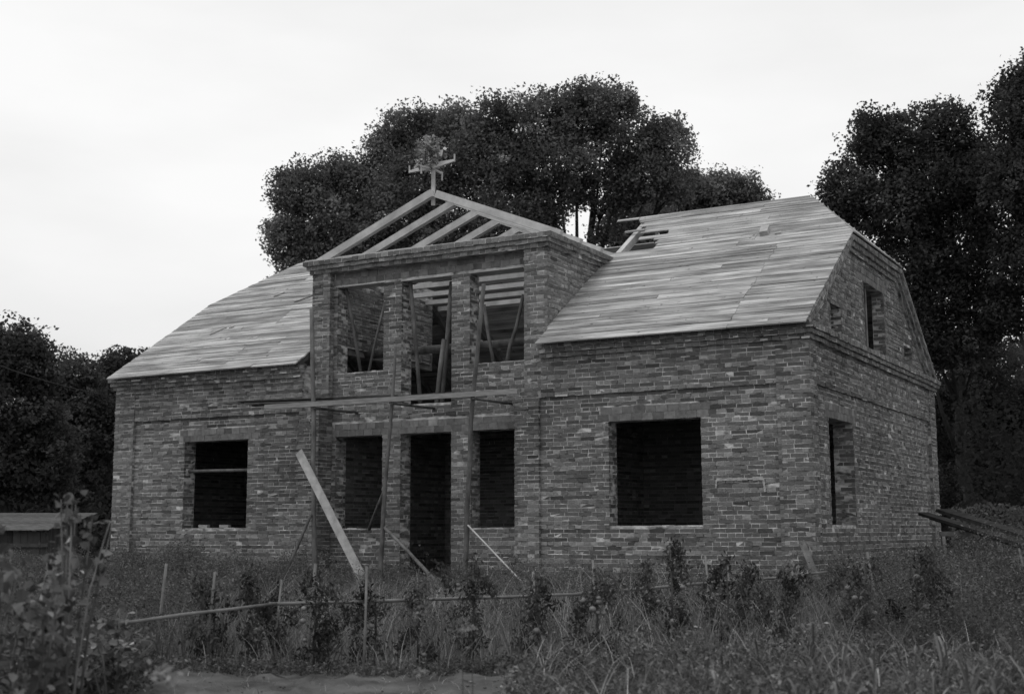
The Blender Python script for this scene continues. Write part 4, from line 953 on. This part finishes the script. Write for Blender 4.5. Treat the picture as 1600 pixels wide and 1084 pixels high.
# tomato plants
FR = []
for i in range(4):
    mb = MB(); mb.ball((0, 0, 0), 0.026+0.004*i, n=9, m=6, sq=0.86); FR.append(mb.mesh('tomato', M_fruit, True))
def tomato(label, u, d, h, wd, nf, seed):
    r = np.random.default_rng(500+seed); b = onground(u, d)
    t = thing('tomato_plant', label, 'tomato plant', tuple(b), 'staked tomato plants in the garden row')
    mb = MB(); mb.tube([(0, 0, -0.1), (0.02, 0, h*0.5), (0, 0.02, h*0.97)], [0.013, 0.011, 0.006], 6)
    for k in range(7):
        z = h*r.uniform(0.2, 0.9); a = r.uniform(0, 6.28); mb.tube([(0, 0, z), (math.cos(a)*wd*0.9, math.sin(a)*wd*0.9, z+0.03)], [0.006, 0.003], 5)
    mb.build('stem', M_plant, t, True); lean = r.normal(0, 0.07, 2)
    nb = int(13*h/0.8); cs = []; sz = []; tn = []
    for k in range(nb):
        if r.uniform() < 0.16: continue
        zz = h*(0.12+0.88*(k+r.uniform(0, 1))/nb); a = r.uniform(0, 6.28); rr = wd*r.uniform(0.2, 1.35)*(0.6+0.6*math.sin(zz/h*2.7)); m_ = int(r.uniform(55, 150))
        c0 = np.array([math.cos(a)*rr, math.sin(a)*rr, zz]); dv = np.array([math.cos(a)*0.06, math.sin(a)*0.06, -0.10])
        tt = r.uniform(-0.6, 1.2, m_)[:, None]; cs.append(c0+dv*tt+r.normal(0, 1, (m_, 3))*np.array([0.045, 0.045, 0.05])); sz.append(r.uniform(0.03, 0.075, m_)); tn.append(np.full(m_, r.normal(-0.5, 0.38)))
    c = np.concatenate(cs); sz = np.concatenate(sz); tn = np.concatenate(tn); c[:, :2] += lean*(c[:, 2:3]/h); c[:, 2] = np.maximum(c[:, 2], 0.03); n = len(c)
    quads_object('foliage', leaf_quads(c, sz, r, droop=1.1, asp=0.40), np.exp(tn+r.normal(0, 0.22, n)), M_plant, t)
    for k in range(nf):
        a = r.uniform(-2.6, -0.2)-0.0; z = h*r.uniform(0.15, 0.75); ob = bpy.data.objects.new('tomato', FR[k % 4]); link(ob, t)
        ob.location = (math.cos(a)*wd*r.uniform(0.6, 1.05), math.sin(a)*wd*r.uniform(0.7, 1.05), z)
TP = [(345, 13.9, 0.80, 0.15, 2, 'dark tomato plant furthest left in the row'), (410, 14.1, 0.85, 0.16, 3, 'tomato plant left of the left scaffold pole'),
      (498, 13.7, 0.82, 0.17, 3, 'tomato plant beneath the left scaffold pole'), (590, 14.2, 0.72, 0.14, 4, 'tomato plant right of the tall pale stake'),
      (655, 13.9, 0.95, 0.20, 2, 'wide dark tomato plant below the doorway'), (738, 14.1, 1.0, 0.20, 5, 'tall tomato plant below the right recess window'),
      (836, 14.0, 0.75, 0.13, 5, 'narrow tomato plant with pale fruit on a stake'), (926, 13.8, 0.86, 0.20, 9, 'tomato plant with the most pale fruit'),
      (1040, 14.4, 1.0, 0.24, 3, 'bushy tomato plant under the big window'), (1125, 14.6, 0.85, 0.18, 4, 'tomato plant between the two right stakes'),
      (1212, 14.4, 0.85, 0.2, 5, 'tomato plant before the near house corner'), (1335, 14.6, 0.9, 0.22, 6, 'tomato plant before the side window'),
      (1432, 14.8, 0.95, 0.22, 5, 'tomato plant furthest right in the row'), (442, 14.9, 0.62, 0.12, 2, 'small tomato plant behind the left scaffold pole'), (1180, 15.6, 0.7, 0.16, 3, 'small tomato plant behind the others near the corner')]
for i, (u, d, h, wd, nf, lb_) in enumerate(TP): tomato(lb_, u, d, h*1.12, wd*0.98, nf, i)

# ------------------------------------------------------------------ strappy maize plants in the near right corner
def maize(label, u, d, h, n, seed):
    r = np.random.default_rng(900+seed); b = onground(u, d); t = thing('maize_plant', label, 'maize plant', tuple(b), 'young maize plants in the near right corner')
    mb = MB(); mb.tube([(0, 0, -0.05), (0.01, 0, h*0.35), (0, 0.01, h*0.62)], [0.017, 0.013, 0.007], 7); mb.build('stem', M_plant, t, True)
    for k in range(n):
        z0 = h*(0.12+0.5*k/n); a = k*2.5+r.uniform(-0.5, 0.5); Lf = h*r.uniform(0.55, 0.95); rise = r.uniform(0.6, 1.25)
        dv = np.array([math.cos(a), math.sin(a), 0]); sv = np.array([-math.sin(a), math.cos(a), 0]); q = []; prev = None; S = 7
        for i in range(S+1):
            s = i/S; p = np.array([0, 0, z0])+dv*Lf*s*0.62+np.array([0, 0, 1])*Lf*(rise*1.5*s-1.25*rise*s*s*r.uniform(0.85, 1.0))
            wd_ = 0.0085*(math.sin(min(1, s*1.1+0.12)*math.pi*0.93))+0.002; fold = np.array([0, 0, 0.012])*(1-s)
            cur = (p-sv*wd_+fold, p, p+sv*wd_+fold)
            if prev is not None: q += [[prev[0], prev[1], cur[1], cur[0]], [prev[1], prev[2], cur[2], cur[1]]]
            prev = cur
        quads_object('leaf', np.array(q), np.full(len(q), math.exp(r.normal(0.42, 0.3))), M_plant, t)
rm = random.Random(5)
for k in range(40):
    u = 1090+14.5*k+rm.uniform(-14, 14); d = rm.uniform(8.4, 11.6)
    maize('young maize plant with strappy drooping leaves in the bottom right corner', u, d, rm.uniform(0.40, 0.66)*(0.75 if u < 1200 else 1), 8, k)

# ------------------------------------------------------------------ broad-leaved shrub in the near left corner
def shrub(label, u, d, stems, leafs, size, seed, hgt, low=0.5, sp1=0.5):
    r = np.random.default_rng(700+seed); b = onground(u, d); t = thing('shrub', label, 'shrub', tuple(b), 'broad-leaved shrubs at the left')
    C_ = []
    for k in range(stems):
        a = r.uniform(0, 6.28); sp = r.uniform(0.05, sp1); e = np.array([math.cos(a)*sp, math.sin(a)*sp, hgt*r.uniform(low, 1.0)]); m_ = e*0.5+np.array([0, 0, 0.08])
        mb = MB(); mb.tube([(math.cos(a)*.05, math.sin(a)*.05, -0.1), m_, e], [0.012, 0.009, 0.004], 6); mb.build('stem', M_pole, t, True)
        for q in range(leafs):
            s = r.uniform(0.2, 1.0); p = (m_*s*2 if s < .5 else m_+(e-m_)*(s-.5)*2); C_.append(p+r.normal(0, 0.055, 3))
    C_ = np.array(C_); quads_object('foliage', ovate_quads(C_, size*r.uniform(0.55, 1.2, len(C_)), r), np.repeat(np.exp(r.normal(0.30, 0.5, len(C_))), 2), M_plant, t)
shrub('broad-leaved shrub around the pale bare stalk at the bottom left', 85, 8.8, 9, 30, 0.09, 1, 1.3, 0.4, 0.42)
shrub('slender leafy shoots reaching up beside the left house corner', 128, 9.2, 6, 34, 0.085, 6, 1.78, 0.8, 0.3)
shrub('leafy shrub in front of the shed', 30, 9.8, 8, 34, 0.085, 7, 1.55, 0.6)
shrub('tall leafy shrub cut by the left edge of the picture', -6, 8.2, 7, 30, 0.09, 2, 1.6, 0.7, 0.35)
shrub('low sparse shrub at the bottom left corner', 10, 7.6, 6, 22, 0.085, 3, 0.7)
shrub('leafy shrub beside the left end of the rail', 200, 11.4, 10, 30, 0.08, 4, 0.8)
a = onground(128, 9.0); prop('bare_stalk', 'pale bare stalk rising from the shrub at the left', 'stalk', [a, ptD(140, 920, 9.0), ptD(152, 880, 9.0), ptD(172, 815, 9.0)], 0.007, 0.004, M_railm)
# pale flower heads, out of focus near the camera
def flower(label, u, v, d, s, seed):
    r = np.random.default_rng(seed); p = ptD(u, v, d); b = onground(u, d); t = thing('flower', label, 'flower', tuple(b), 'pale flower heads near the camera'); iv = Matrix.Translation(-Vector(b))
    mb = MB(); mb.tube([b-(0, 0, .05), (b+p)/2+(0.01, 0, 0), p], [0.003, 0.003, 0.002], 6); mb.build('stem', M_plant, t, True).matrix_parent_inverse = iv
    c = p+r.normal(0, 1, (34, 3))*np.array([s, s, s*0.6]); quads_object('petals', leaf_quads(c, s*1.1, r, droop=-0.2, asp=0.7), r.uniform(0.7, 1.2, 34), M_flower, t).matrix_parent_inverse = iv
for i, (u, v, d, s, lb_) in enumerate([(722, 983, 9.5, 0.02, 'left one of two pale flower heads below the tall tomato plant'), (737, 980, 9.4, 0.018, 'right one of two pale flower heads below the tall tomato plant'),
        (658, 1049, 8.0, 0.024, 'brightest pale flower head over the bare path'), (262, 1052, 6.6, 0.04, 'large blurred pale flower head at the bottom left')]): flower(lb_, u, v, d, s, 40+i)
